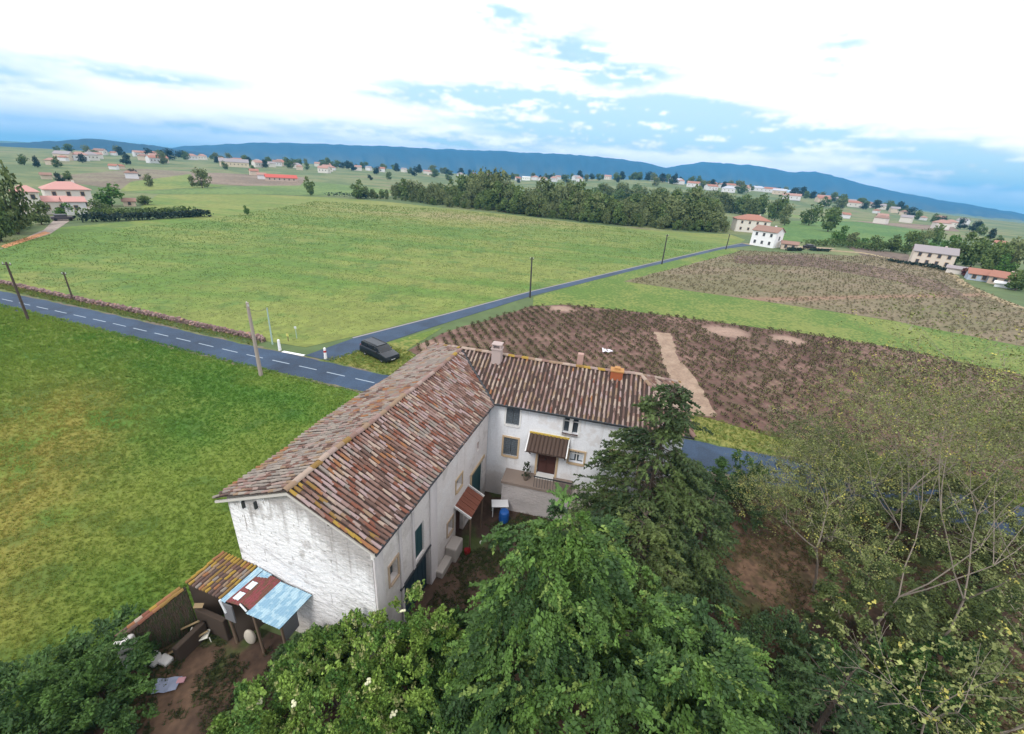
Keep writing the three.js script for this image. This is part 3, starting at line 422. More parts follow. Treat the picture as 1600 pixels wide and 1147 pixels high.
  // canopy over the upper door: brown tiles on two brackets
  { const g = []; for (let i = 0; i < 10; i++) { const t = tileGeo(.10, .115, 1.15, 5); t.rotateX(.50); t.translate(2.22 + i * .215, 4.76, .02); g.push(t); }
    g.push(bx(2.15, .05, 1.15, 3.19, 4.46, .53, 0, .50)); const c = HW('canopy', g, mat([.085, .055, .042])); c.userData.label = 'small dark brown tiled canopy with a yellowed top edge';
    mesh('top_flashing', bx(2.2, .08, .1, 3.19, 4.83, .05), M.lichen, c); mesh('side_board', [bx(.06, .16, 1.2, 4.30, 4.47, .53, 0, .5), bx(.06, .16, 1.2, 2.08, 4.47, .53, 0, .5)], M.white, c); mesh('bracket', [cyl(.04, .04, V(2.2, 3.4, .02), V(2.2, 4.2, .95), 6), cyl(.04, .04, V(4.2, 3.4, .02), V(4.2, 4.2, .95), 6)], M.wood, c); }
  // terrace before the door, on a rendered wall, with railing
  { const t = HW('terrace', [bx(3.9, .16, 1.25, 2.85, 2.0, .63)], mat([.24, .19, .16])); mesh('terrace_wall', scaleUV(bx(3.8, 1.92, .22, 2.85, .96, 1.05), 3), mapMat(plaster, .95, { bumpMap: plasterB, bumpScale: .04, color: new THREE.Color().setRGB(.58, .53, .50) }), t); mesh('threshold', bx(1.0, .1, .4, 3.2, 2.13, .2), M.white, t);
    const g = []; for (let i = 0; i < 14; i++) { const x = 3.95 + i * .06; g.push(bx(.02, .7, .02, x, 2.43, 1.2)); } g.push(bx(2.1, .05, .05, 3.75, 2.8, 1.2)); for (let i = 0; i < 8; i++) g.push(bx(.02, .7, .02, 2.75 + i * .15, 2.43, 1.2)); mesh('railing', g, M.gutter, t);
    const st = []; for (let i = 0; i < 9; i++) st.push(bx(.32, .2 * (9 - i) + .02, 1.0, 4.98 + i * .3, .1 * (9 - i), .7)); mesh('stair', st, mat([.45, .40, .36]), t); }
  HW('gutter', [bx(10.6, .09, .12, 5.1, 6.40, .42), bx(10.6, .1, .05, 5.1, 6.33, .03)], M.gutter);
  HW('downpipe', [cyl(.05, .05, V(-.36, .1, .1), V(-.36, 6.3, .1), 8)], M.gutter);
  // chimneys
  { const c = mesh('chimney', [rbx(.56, 1.55, .5, -.62, 7.75, -2.75, .03), rbx(.64, .1, .58, -.62, 8.5, -2.75, .02)], M.greyBrick, house); c.userData.label = 'tall grey pink rendered chimney next to the barn roof'; mesh('chimney_cap', [bx(.07, .22, .5, -.84, 8.66, -2.75), bx(.07, .22, .5, -.40, 8.66, -2.75), bx(.6, .05, .56, -.62, 8.79, -2.75)], M.greyBrick, c);
    const k = mesh('chimney', [rbx(.66, .66, .5, 6.3, 7.85, -2.9, .02)], M.terracotta, house); k.userData.label = 'squat orange brick chimney near the hipped end'; mesh('chimney_cap', [bx(.74, .07, .58, 6.3, 8.2, -2.9), bx(.3, .14, .3, 6.3, 8.3, -2.9)], mat([.42, .22, .08]), k);
    const p = mesh('chimney', [rbx(.34, 1.1, .34, 4.15, 7.9, -3.95, .02)], mat([.42, .27, .23]), house); p.userData.label = 'slim pinkish chimney behind the ridge'; }
}

// ------------------------------------------------------------------ lean-to and ruined pen against the gable (in the barn's axes)
const inBarn = (x, y, z) => V(x, y, z).applyAxisAngle(V(0, 1, 0), -YAW).add(V(...BARN));
function atBarn(name, label, cat, x, z, turn = 0, group) { const p = inBarn(x, 0, z); return thing(name, label, cat, [p.x, 0, p.z], -YAW + turn, group); }
function quadSheet(A, B, C, D, nx, amp, th, m, parent, name) { // corrugated sheet A-B at the top, D-C at the bottom
  const P = [], U = [], I = [], N = nx * 6, K = 4; for (const dz of [0, -th]) for (let j = 0; j <= K; j++) for (let i = 0; i <= N; i++) { const u = i / N, t = j / K, p = A.clone().lerp(B, u).lerp(D.clone().lerp(C, u), t); P.push(p.x, p.y + dz + amp * Math.sin(u * nx * 2 * Math.PI), p.z); U.push(u, t); }
  const q = (N + 1) * (K + 1); for (const o of [0, q]) for (let j = 0; j < K; j++) for (let i = 0; i < N; i++) { const k = o + j * (N + 1) + i; I.push(k, k + 1, k + N + 1, k + 1, k + N + 2, k + N + 1); }
  const g = new THREE.BufferGeometry(); g.setAttribute('position', new THREE.Float32BufferAttribute(P, 3)); g.setAttribute('uv', new THREE.Float32BufferAttribute(U, 2)); g.setIndex(I); g.computeVertexNormals(); m.side = THREE.DoubleSide; return mesh(name, g, m, parent);
}
{
  const r = rng(91), shed = atBarn('lean_to_shed', 'low lean-to with lichen yellow tiles beside red and pale blue metal sheets', 'shed', 0, 0);
  const A = V(-4.15, 3.32, -.22), B = V(-2.42, 3.18, -.22), C = V(-2.98, 2.55, .98), D = V(-4.92, 2.52, .92);
  // tiled half
  const deck = mesh('roof', (() => { const g = new THREE.BufferGeometry(); const P = [A, B, C, D].flatMap(p => [p.x, p.y, p.z]); g.setAttribute('position', new THREE.Float32BufferAttribute([...P, ...[A, B, C, D].flatMap(p => [p.x, p.y - .07, p.z])], 3)); g.setAttribute('uv', new THREE.BufferAttribute(new Float32Array(16), 2)); g.setIndex([0, 2, 1, 0, 3, 2, 4, 5, 6, 4, 6, 7, 0, 1, 5, 0, 5, 4, 3, 7, 6, 3, 6, 2, 0, 4, 7, 0, 7, 3, 1, 2, 6, 1, 6, 5]); const q = g.toNonIndexed(); q.computeVertexNormals(); return q; })(), M.deck, shed);
  const small = tileGeo(.05, .066, .25, 5);
  for (let i = 0; i < 11; i++) for (let k = 0; k < 7; k++) {
    const u = (i + .5) / 11, pt = t => A.clone().lerp(B, u).lerp(D.clone().lerp(C, u), t), b = pt(1.03 - k * .145), a = pt(1.03 - k * .145 - .18), d = b.sub(a).normalize(), x = V(1, -.08, 0).addScaledVector(d, -d.x).normalize(), up = new THREE.Vector3().crossVectors(d, x).normalize();
    const m = mesh('roof_tile', small, TILE_MAT[(u < .12 || k > 5 || r() < .25) ? pick(r, [10, 10, 11, 9]) : pick(r, [6, 14, 3, 11, 12, 7])], deck);
    m.quaternion.setFromRotationMatrix(new THREE.Matrix4().makeBasis(x, up, d)).multiply(new THREE.Quaternion().setFromEuler(new THREE.Euler(.05, (r() - .5) * .2, (r() - .5) * .3))); m.position.copy(a).addScaledVector(up, .02);
  }
  mesh('wall', [bx(.16, 2.5, 1.1, -4.62, 1.25, .4, -.52), bx(.14, 2.4, 1.1, -2.75, 1.2, .35, -.3)], mat([.12, .09, .07]), shed);
  // metal half: red sheets with two pale patches, then the pale blue sheets
  const L = V(-2.36, 3.22, -.2), Rr = V(.12, 2.76, -.2), RB = V(-.32, 2.24, 1.0), LB = V(-3.0, 2.56, 1.06), P = (u, t, dy = 0) => { const p = L.clone().lerp(Rr, u).lerp(LB.clone().lerp(RB, u), t); p.y += dy; return p; };
  const redT = tex(128, 128, (u, v) => { const a = fbm(u * 7, v * 7, 4), f = n2(u * 40, v * 40); return mix3([.20, .045, .05], [.13, .055, .035], ss(.4, .65, a)).map(c => c * (.8 + .4 * f)); });
  const blueT = tex(128, 128, (u, v) => { const a = fbm(u * 5, v * 9, 4); return mix3([.20, .36, .48], [.36, .52, .60], ss(.35, .65, a)); });
  const bm = mapMat(blueT, .55), rm = mapMat(redT, .8);
  quadSheet(P(0, 0), P(.10, 0), P(.08, 1), P(0, 1), 2, .012, .02, bm, shed, 'blue_sheet');
  quadSheet(P(.10, .22, .012), P(.27, .12, .012), P(.27, .93, .012), P(.08, .97, .012), 4, .012, .02, rm, shed, 'red_sheet');
  quadSheet(P(.11, 0, -.01), P(.27, 0, -.01), P(.27, .16, -.01), P(.11, .24, -.01), 4, .012, .02, bm, shed, 'blue_sheet');
  quadSheet(P(.27, .04, .03), P(.46, .04, .03), P(.46, .92, .03), P(.27, .86, .03), 5, .012, .02, rm, shed, 'red_sheet');
  for (const [u, t] of [[.135, .34], [.125, .66]]) quadSheet(P(u, t, .045), P(u + .09, t - .02, .045), P(u + .09, t + .19, .045), P(u, t + .2, .045), 2, .012, .015, mat([.62, .68, .72], .6), shed, 'pale_patch');
  quadSheet(P(.46, .06, .015), P(.72, .03, .015), P(.72, 1.0, .015), P(.45, 1.02, .015), 7, .012, .02, bm, shed, 'blue_sheet');
  quadSheet(P(.72, .02, .03), P(1, 0, .03), P(1, 1.02, .03), P(.72, 1.03, .03), 7, .012, .02, bm, shed, 'blue_sheet');
  mesh('flashing', [cyl(.05, .05, P(0, 1, .02), P(.08, 1.03, -.5), 6), cyl(.035, .035, P(.28, .9, .03), P(.44, .98, .03), 6)], mat([.66, .68, .70], .6), shed);
  mesh('post', [cyl(.06, .05, V(-2.9, 0, .95), V(-2.95, 2.5, .98), 7), cyl(.06, .05, V(-.4, 0, .85), V(-.36, 2.2, .92), 7), cyl(.06, .05, V(-1.6, 0, .9), V(-1.6, 2.35, .95), 7)], M.wood, shed);
  mesh('side_board', [bx(.5, .9, .05, -2.72, 2.0, 1.05), bx(.04, .8, .7, -.35, 1.75, .55)], mat([.16, .16, .17]), shed);
}
{
  const r = rng(92), pen = atBarn('ruined_pen', 'roofless ruined pen with tile capped sloping wall and broken white end', 'ruin', 0, 0);
  const T0 = V(-4.88, 2.45, 1.02), T1 = V(-5.92, 1.55, 2.9), d = T1.clone().sub(T0);
  const cap = mesh('wall', (() => { const g = []; for (let i = 0; i < 7; i++) { const p = T0.clone().lerp(T1, (i + .5) / 7); g.push(rbx(.26, p.y - .1, .36, p.x, (p.y - .1) / 2, p.z, .03, Math.atan2(d.x, d.z))); } return g; })(), mapMat((() => tex(256, 256, (u, v) => { const a = fbm(u * 9, v * 9, 5, .6); return mix3([.085, .062, .042], [.045, .062, .02], ss(.42, .62, a)).map(c => c * (.6 + .8 * n2(u * 60, v * 60))); }))(), .95, { bumpMap: plasterB, bumpScale: .08 }), pen);
  for (let i = 0; i < 9; i++) for (const s of [-1, 1]) { const p = T0.clone().lerp(T1, (i + .3) / 9), t = mesh('coping_tile', tileGeo(.07, .09, .34, 5), TILE_MAT[i < 4 ? pick(r, [10, 11, 9]) : pick(r, [9, 3, 5, 4, 7])], cap); t.position.set(p.x + s * .08, p.y - .06 + r() * .02, p.z); t.lookAt(inBarn(p.x + d.x + s * .08, p.y - .06 + d.y, p.z + d.z)); t.rotation.z += (r() - .5) * .5; }
  mesh('broken_end', [rbx(.5, 1.5, .42, -5.72, .75, 2.9, .08, .4), rbx(.4, .9, .4, -5.4, .45, 2.75, .1, .2), rbx(.34, .5, .4, -5.05, .25, 2.6, .1), rbx(.5, .22, .36, -4.75, .11, 2.45, .08)], M.cornice, pen);
  mesh('cross_wall', [rbx(1.5, 1.2, .2, -4.0, .6, .95, .04), rbx(.24, .8, 1.2, -4.3, .4, 1.7, .05)], mat([.06, .042, .03]), pen);
  mesh('fallen_beam', [cyl(.05, .04, V(-5.4, .2, 1.6), V(-4.2, 1.1, 1.3), 6), cyl(.05, .04, V(-4.9, .1, 2.3), V(-4.0, .5, 1.2), 6), bx(.35, .03, .18, -4.45, 1.5, 1.0, .4, .5)], mat([.30, .22, .12]), pen);
}
{ // small things on the ground by the pen
  const c = atBarn('garden_chair', 'white plastic chair lying on bare earth inside the ruined pen', 'chair', -4.15, 1.25, .6); const w = mat([.82, .80, .70], .6);
  mesh('seat', rbx(.42, .05, .42, 0, .26, 0, .02), w, c).rotation.z = .25; mesh('backrest', rbx(.06, .5, .42, -.24, .46, 0, .02), w, c).rotation.z = .35; for (const [x, z] of [[.18, .17], [.18, -.17], [-.18, .17], [-.18, -.17]]) mesh('leg', cyl(.022, .018, V(x, .26, z), V(x * 1.2, 0, z * 1.2), 6), w, c);
  const s = atBarn('stone_slab', 'pale rounded stone standing under the edge of the metal sheets', 'stone', -2.4, .75, .2); const g = new THREE.SphereGeometry(.3, 12, 9); g.scale(.8, 1.35, .45); g.translate(0, .36, 0); mesh('stone', g, mat([.55, .50, .42]), s);
  const t = atBarn('tarpaulin', 'crumpled blue grey tarpaulin on the path below the pen', 'tarpaulin', -3.85, 3.05, .5); { const q = new THREE.PlaneGeometry(.8, .5, 10, 7); q.rotateX(-Math.PI / 2); const p = q.attributes.position; for (let i = 0; i < p.count; i++) p.setY(i, .05 + .14 * n2(p.getX(i) * 6 + 3, p.getZ(i) * 6 + 2)); q.computeVertexNormals(); mesh('sheet', q, mat([.22, .25, .34], .7, { side: THREE.DoubleSide }), t); mesh('torn_edge', rbx(.26, .06, .2, .42, .12, -.1, .02), mat([.45, .24, .27]), t); }
}
function inHouse(x, z) { const p = V(x, 0, z).applyAxisAngle(V(0, 1, 0), -YAWH).add(house.position); return [p.x, 0, p.z]; }
{
  const lathe = (pts, n = 16) => new THREE.LatheGeometry(pts.map(p => new THREE.Vector2(...p)), n);
  const b = thing('barrel', 'bright blue plastic barrel on the courtyard earth below the terrace', 'barrel', inHouse(1.38, 1.75)); mesh('body', lathe([[.02, .02], [.24, .02], [.27, .1], [.28, .4], [.27, .68], [.23, .78], [.02, .78]]), mat([.01, .09, .34], .5), b); mesh('hoop', [lathe([[.27, .26], [.295, .28], [.27, .30]]), lathe([[.27, .52], [.295, .54], [.27, .56]])], mat([.01, .07, .28], .5), b);
  const t = thing('garden_table', 'white garden table pushed against the terrace wall beside the blue barrel', 'table', inHouse(1.0, 1.25), .1); const w = mat([.74, .74, .75], .6); mesh('tabletop', rbx(.95, .05, .6, 0, .78, 0, .02), w, t); for (const [x, z] of [[.4, .24], [-.4, .24], [.4, -.24], [-.4, -.24]]) mesh('leg', cyl(.025, .025, V(x, 0, z), V(x, .76, z), 6), w, t);
  const k = atBarn('bucket', 'red bucket standing on dark courtyard earth', 'bucket', 3.84, -6.52); mesh('body', lathe([[.02, .01], [.13, .01], [.18, .32], [.165, .32], [.12, .03]]), mat([.36, .03, .03], .5), k); const hd = new THREE.TorusGeometry(.17, .01, 5, 14, Math.PI); hd.translate(0, .31, 0); mesh('handle', hd, M.gutter, k);
  const s = atBarn('ball', 'small white ball on dark courtyard earth', 'ball', 4.26, -7.41); mesh('ball', new THREE.SphereGeometry(.1, 14, 10).translate(0, .1, 0), mat([.78, .76, .72], .6), s);
  const p = thing('potted_plant', 'dark potted shrub on the terrace beside the brown door', 'plant', inHouse(2.2, .35)); p.position.y = 2.08; mesh('pot', lathe([[.02, 0], [.13, 0], [.19, .3], [.16, .3], [.14, .24], [.02, .24]], 12), mat([.2, .16, .13]), p); const r = rng(6), g = []; for (let i = 0; i < 90; i++) { const a = r() * 6.28, h = .25 + r() * .9, q = .26 * Math.sqrt(r()) * (1.2 - h * .6); const f = new THREE.PlaneGeometry(.07, .12); f.rotateX(r() * 3); f.rotateY(r() * 6); f.translate(q * Math.cos(a), h, q * Math.sin(a)); g.push(f); } mesh('foliage', g, mat([.03, .045, .02], .9, { side: THREE.DoubleSide }), p);
}
// ------------------------------------------------------------------ the parked car
{
  const car = thing('parked_car', 'dark blue black estate car parked on the grass beside the lane', 'car', [-13.35, .03, -40.2], -.62);
  car.scale.set(.93, .85, .93);
  const paint = new THREE.MeshPhysicalMaterial({ color: new THREE.Color().setRGB(.006, .011, .018), roughness: .4, clearcoat: .25, clearcoatRoughness: .15 }), glass = new THREE.MeshStandardMaterial({ color: new THREE.Color().setRGB(.012, .016, .02), roughness: .1 });
  const prof = (pts, w, bev) => { const s = new THREE.Shape(pts.map(q => new THREE.Vector2(...q))), g = new THREE.ExtrudeGeometry(s, { depth: w - 2 * bev, bevelEnabled: true, bevelThickness: bev, bevelSize: bev * .8, bevelSegments: 3, steps: 1 }); g.translate(0, 0, -(w / 2 - bev)); return toCreasedNormals(g, .6); };
  const body = mesh('body', prof([[-2.2, .28], [2.12, .26], [2.22, .5], [2.16, .78], [1.3, .98], [-2.1, 1.02], [-2.26, .7]], 1.8, .09), paint, car);
  mesh('cabin', prof([[-2.12, 1.0], [1.28, .98], [.62, 1.5], [.3, 1.56], [-1.85, 1.6], [-2.0, 1.52]], 1.56, .1), glass, car);
  mesh('roof', [rbx(2.5, .05, 1.36, -.72, 1.655, 0, .02), rbx(2.3, .04, .05, -.75, 1.72, .6, .015), rbx(2.3, .04, .05, -.75, 1.72, -.6, .015)], paint, car);
  for (const x of [-1.95, -.95, .05]) mesh('pillar', [bx(.09, .62, .03, x, 1.3, .79), bx(.09, .62, .03, x, 1.3, -.79)], paint, car);
  for (const [x, z] of [[1.4, .82], [1.4, -.82], [-1.4, .82], [-1.4, -.82]]) { const t = new THREE.TorusGeometry(.25, .09, 8, 20); t.translate(x, .33, z); const w = mesh('wheel', t, mat([.012, .012, .012], .9), car); mesh('rim', new THREE.CylinderGeometry(.2, .2, .12, 14).rotateX(Math.PI / 2).translate(x, .33, z), mat([.35, .36, .38], .4), w); }
  for (const s of [-1, 1]) { mesh('headlight', rbx(.14, .16, .36, 2.17, .68, s * .62, .03), mat([.55, .58, .6], .15), car); mesh('mirror', rbx(.12, .13, .2, .72, 1.08, s * .98, .03), paint, car); mesh('tail_light', rbx(.08, .36, .14, -2.23, .95, s * .74, .02), mat([.3, .02, .02], .3), car); }
  mesh('number_plate', bx(.03, .13, .52, 2.27, .46, 0), mat([.75, .75, .72], .5), car); mesh('grille', bx(.04, .12, .7, 2.245, .66, 0), M.dark, car); mesh('bumper', rbx(.12, .2, 1.7, 2.2, .4, 0, .04), paint, car);
}
// ------------------------------------------------------------------ poles, posts and the roadside wall
function pole(name, label, x, z, h, r0, m, o = {}) {
  const t = thing(name, label, 'pole', [x, 0, z], o.turn || 0, o.group); const lean = V(o.lx || 0, h, o.lz || 0);
  mesh('shaft', cyl(r0, r0 * .68, V(0, 0, 0), lean, 9), m, t);
  if (o.arm) { mesh('crossarm', bx(o.arm, .09, .08, lean.x, h - .25, 0), m, t); for (const s of [-1, 0, 1]) mesh('insulator', cyl(.05, .035, V(lean.x + s * o.arm * .42, h - .2, 0), V(lean.x + s * o.arm * .42, h - .02, 0), 7), mat([.5, .52, .5], .4), t); }
  return t;
}
const darkPole = mat([.075, .055, .042]), greyPole = mat([.33, .28, .25]), blackPole = mat([.045, .04, .042]), greenPole = mat([.36, .48, .44], .6);
pole('utility_pole', 'dark wooden pole on the field side of the main road near the picture edge', -51.75, -43.04, 6.2, .13, darkPole, { arm: .9, lx: .1 });
pole('utility_pole', 'short dark pole behind the roadside stone wall', -53.83, -50.3, 3.5, .1, darkPole, { arm: .5 });
pole('utility_pole', 'grey weathered pole with cross arm on grass facing the road junction', -22.06, -34.29, 6.6, .17, greyPole, { arm: 1.0, turn: -.9, lx: -.2 });
pole('lamp_post', 'pale green metal post beside the junction at the end of the stone wall', -24.81, -41.4, 3.9, .085, greenPole, { lx: .05 });
pole('utility_pole', 'black pole halfway up the lane between meadow and vineyard', 2.02, -66.93, 6.2, .14, blackPole, { arm: .6, lx: -.2 });
pole('utility_pole', 'black pole farther up the lane where the vineyard begins', 33.57, -105.25, 6.8, .16, blackPole, { arm: .6, lx: -.1 });
pole('utility_pole', 'small black pole at the lane end before the white houses', 62.93, -139.25, 4.6, .15, blackPole, { arm: .5 });
{ const A = V(-22.3, 6.3, -34.2), B = V(-24.76, 3.9, -41.4), pts = []; for (let i = 0; i <= 10; i++) { const t = i / 10, p = A.clone().lerp(B, t); p.y -= .35 * 4 * t * (1 - t); pts.push(p); } tag(mesh('wire', new THREE.TubeGeometry(new THREE.CatmullRomCurve3(pts), 20, .018, 5), mat([.1, .09, .09])), 'thin wire hanging between grey pole and green post', 'wire'); }
function bollard(label, x, z, h, red) { const t = thing('roadside_bollard', label, 'bollard', [x, .03, z]); mesh('post', [new THREE.CylinderGeometry(.12, .15, h * .92, 14).translate(0, h * .46, 0), new THREE.SphereGeometry(.12, 14, 7, 0, 6.3, 0, Math.PI / 2).translate(0, h * .92, 0)], mat([.80, .80, .80], .5), t); if (red) mesh('reflector_band', new THREE.CylinderGeometry(.132, .136, .2, 14).translate(0, h * .68, 0), mat([.42, .03, .03], .4), t); }
bollard('white bollard at the stop line end by the green post', -23.3, -39.95, 1.15, false);
bollard('white bollard with red band at lane corner near the parked car', -18.2, -38.75, 1.15, true);
{ const t = thing('road_sign', 'small yellowish marker post on the meadow edge', 'sign', [-23.72, 0, -42.5]); mesh('post', cyl(.035, .035, V(0, 0, 0), V(0, .95, 0), 7), M.wood, t); mesh('panel', rbx(.24, .3, .03, 0, .72, .04, .01), mat([.58, .56, .16], .6), t);
  const s = thing('road_sign', 'thin grey post with little pale plate on the meadow edge', 'sign', [-23.2, 0, -43.3]); mesh('post', cyl(.035, .035, V(0, 0, 0), V(0, 1.45, 0), 7), greenPole, s); mesh('panel', rbx(.26, .22, .03, 0, 1.3, .04, .01), mat([.62, .64, .66], .6), s); }
{ // dry stone wall along the road
  const w = thing('stone_wall', 'long low purplish dry stone wall along the meadow side of the road', 'wall', [0, 0, 0]), H0 = .72, L = [[-95, -63.2], [-68.8, -55.2], [-56.4, -51.2], [-46.1, -48.3], [-36.4, -45.3], [-27.4, -42.5], [-25.9, -41.9]], core = [];
  for (let i = 0; i < L.length - 1; i++) { const [a, b] = L[i], [c, d] = L[i + 1], len = Math.hypot(c - a, d - b); core.push(bx(len, .62 * H0, .34, (a + c) / 2, .31 * H0, (b + d) / 2, Math.atan2(-(d - b), c - a))); }
  mesh('core', core, mat([.12, .085, .075]), w);
  const r = rng(14), st = new THREE.IcosahedronGeometry(.2, 1), n = 1500, im = new THREE.InstancedMesh(st, mat([1, 1, 1]), n), o = new THREE.Object3D(), c = new THREE.Color();
  for (let i = 0; i < n; i++) { const x = mix(-95, -25.9, r()), z = lerpT(L, x) + (r() - .5) * .42, k = r(); o.position.set(x, .05 + r() * .66 * H0, z); o.rotation.set(r() * 6, r() * 6, r() * 6); o.scale.set(.5 + r() * .6, .35 + r() * .4, .5 + r() * .5); o.updateMatrix(); im.setMatrixAt(i, o.matrix); const q = k < .5 ? [.20, .125, .12] : k < .75 ? [.29, .20, .18] : k < .9 ? [.18, .12, .11] : [.36, .22, .15]; im.setColorAt(i, c.setRGB(...q)); }
  im.name = 'stones'; im.userData.kind = 'stuff'; w.add(im);
}
{ const t = thing('plastic_sheet', 'pale bunched plastic sheet left among the vines behind the house', 'sheet', [10.5, .03, -45.6]); const q = new THREE.PlaneGeometry(1.15, .7, 12, 8); q.rotateX(-Math.PI / 2); const p = q.attributes.position; for (let i = 0; i < p.count; i++) p.setY(i, .08 + .45 * n2(p.getX(i) * 4 + 3, p.getZ(i) * 4 + 2)); q.computeVertexNormals(); mesh('sheet', q, mat([.74, .73, .80], .6, { side: THREE.DoubleSide }), t); }

// ------------------------------------------------------------------ houses farther off
const wallM = [mat([.66, .62, .57]), mat([.58, .48, .38]), mat([.66, .65, .66]), mat([.52, .42, .35])], roofM = [mat([.34, .16, .115]), mat([.27, .165, .13]), mat([.37, .22, .18]), mat([.30, .27, .28]), mat([.44, .46, .52])], winM = mat([.05, .05, .06], .4);
const faceCam = (x, z, off = 0) => Math.atan2(-x, -z) + off;
// w along the front, d deep, h to the eave, rh roof height; hip or gable; wins [columns, rows]
function buildHouse(t, o, at = [0, 0, 0]) {
  const { w, d, h, rh } = o, hip = o.hip ? Math.min(d / 2, w / 3) : 0, ov = o.ov ?? .35, [ax, ay, az] = at;
  const P = (x, y, z) => [x + ax, y + ay, z + az];
  const walls = [bx(w, h, d, ax, ay + h / 2, az)];
  if (!hip) for (const s of [-1, 1]) { const g = new THREE.BufferGeometry(), q = [P(s * w / 2, h, -d / 2), P(s * w / 2, h, d / 2), P(s * w / 2, h + rh, 0)]; if (s < 0) q.reverse(); g.setAttribute('position', new THREE.Float32BufferAttribute(q.flat(), 3)); g.setAttribute('uv', new THREE.BufferAttribute(new Float32Array(6), 2)); g.computeVertexNormals(); walls.push(g); }
  mesh('wall', walls, o.wall, t);
  const e = rh * ov / (d / 2), Y = h - e + .08, W = w / 2 + ov, D = d / 2 + ov, RX = hip ? w / 2 - hip : W, T = h + rh + .08, th = .14;
  const tri = []; const quad = (a, b, c, f) => tri.push(a, b, c, a, c, f);
  for (const y of [0, -th]) { quad(P(-W, Y + y, D), P(W, Y + y, D), P(RX, T + y, 0), P(-RX, T + y, 0)); quad(P(W, Y + y, -D), P(-W, Y + y, -D), P(-RX, T + y, 0), P(RX, T + y, 0)); if (hip) { tri.push(P(W, Y + y, D), P(W, Y + y, -D), P(RX, T + y, 0)); tri.push(P(-W, Y + y, -D), P(-W, Y + y, D), P(-RX, T + y, 0)); } }
  for (const s of [-1, 1]) quad(P(-W, Y, s * D), P(W, Y, s * D), P(W, Y - th, s * D), P(-W, Y - th, s * D));
  for (const s of [-1, 1]) { quad(P(s * W, Y, D), P(s * RX, T, 0), P(s * RX, T - th, 0), P(s * W, Y - th, D)); quad(P(s * W, Y, -D), P(s * RX, T, 0), P(s * RX, T - th, 0), P(s * W, Y - th, -D)); }
  const g = new THREE.BufferGeometry(); g.setAttribute('position', new THREE.Float32BufferAttribute(tri.flat(), 3)); g.computeVertexNormals(); g.setAttribute('uv', new THREE.BufferAttribute(new Float32Array(tri.length * 2), 2));
  const roof = mesh('roof', g, o.roof, t);
  if (o.chim) mesh('chimney', rbx(.5, 1.0, .5, ax + w * .22, ay + h + rh * .9, az - .3, .03), o.wall, roof);
  if (o.wins) { const [nc, nr] = o.wins; for (let r = 0; r < nr; r++) for (let c = 0; c < nc; c++) { const x = ax + (c + .5 - nc / 2) * w / nc * .92, y = ay + h * (r + .55) / nr; const isDoor = o.door && r === 0 && c === Math.floor(nc / 2), f = mesh(isDoor ? 'door' : 'window', [bx(.95, isDoor ? 2 : 1.25, .08, x, isDoor ? ay + 1 : y, az + d / 2 + .03)], o.frame || M.stone, t); mesh('pane', bx(.72, isDoor ? 1.8 : 1.02, .06, x, isDoor ? ay + .95 : y, az + d / 2 + .06), winM, f); }
    mesh('window', [bx(.9, 1.2, .08, 0, 0, 0, Math.PI / 2)].map(q => { q.translate(ax + w / 2 + .03, ay + h * .6, az); return q; }), winM, t); }
}
function house1(name, label, cat, x, z, o, group, y) { const t = thing(name, label, cat, [x, (y ?? landY(x, z)), z], faceCam(x, z, o.turn || 0), group); buildHouse(t, o); return t; }
house1('white_house', 'large pale two storey house with flat orange hip roof at the lane end', 'house', 100, -204, { w: 13.4, d: 9, h: 5.2, rh: 1.9, hip: 1, turn: .25, wall: wallM[0], roof: roofM[0], wins: [4, 2], chim: 1, frame: M.stone });
house1('white_house', 'bright white two storey house with brown roof in front of the larger orange roofed house', 'house', 83, -155.5, { w: 7.6, d: 6.5, h: 5.0, rh: 1.4, turn: -.35, wall: mat([.84, .83, .84]), roof: roofM[1], wins: [3, 2], chim: 1, frame: M.white });
house1('low_house', 'low house with brown roof just beyond the pair of white houses', 'house', 88.5, -151, { w: 4.6, d: 3.4, h: 1.9, rh: .7, turn: .1, wall: wallM[1], roof: roofM[1], wins: [2, 1] });
house1('farm_building', 'long beige two storey building with grey roof above the vineyard on the slope', 'house', 123.5, -137, { w: 9.6, d: 6, h: 4.0, rh: 1.5, turn: .12, wall: mat([.66, .58, .50]), roof: roofM[3], wins: [4, 2], chim: 1, frame: M.stone });
house1('low_house', 'little pale shed with grey roof beside the dark red hedge', 'shed', 120, -124, { w: 4.2, d: 3, h: 1.5, rh: .5, wall: wallM[0], roof: roofM[3] });
house1('low_house', 'house with red brown roof and blue grey front next to dark red hedge', 'house', 117.6, -115.5, { w: 4.1, d: 3.4, h: 1.8, rh: 1.0, wall: mat([.42, .48, .58]), roof: roofM[0], wins: [2, 1], turn: .2 });
house1('low_house', 'pinkish walled house with red roof at the right end of its row', 'house', 119.5, -111, { w: 4.3, d: 3.6, h: 2.0, rh: 1.1, wall: wallM[3], roof: roofM[0], wins: [2, 1], turn: -.2, chim: 1 });
house1('glasshouse', 'small bright white flat outbuilding below the pink house', 'shed', 116.5, -107, { w: 3.6, d: 2, h: 1.0, rh: .3, wall: mat([.8, .8, .82]), roof: mat([.72, .72, .74]) });
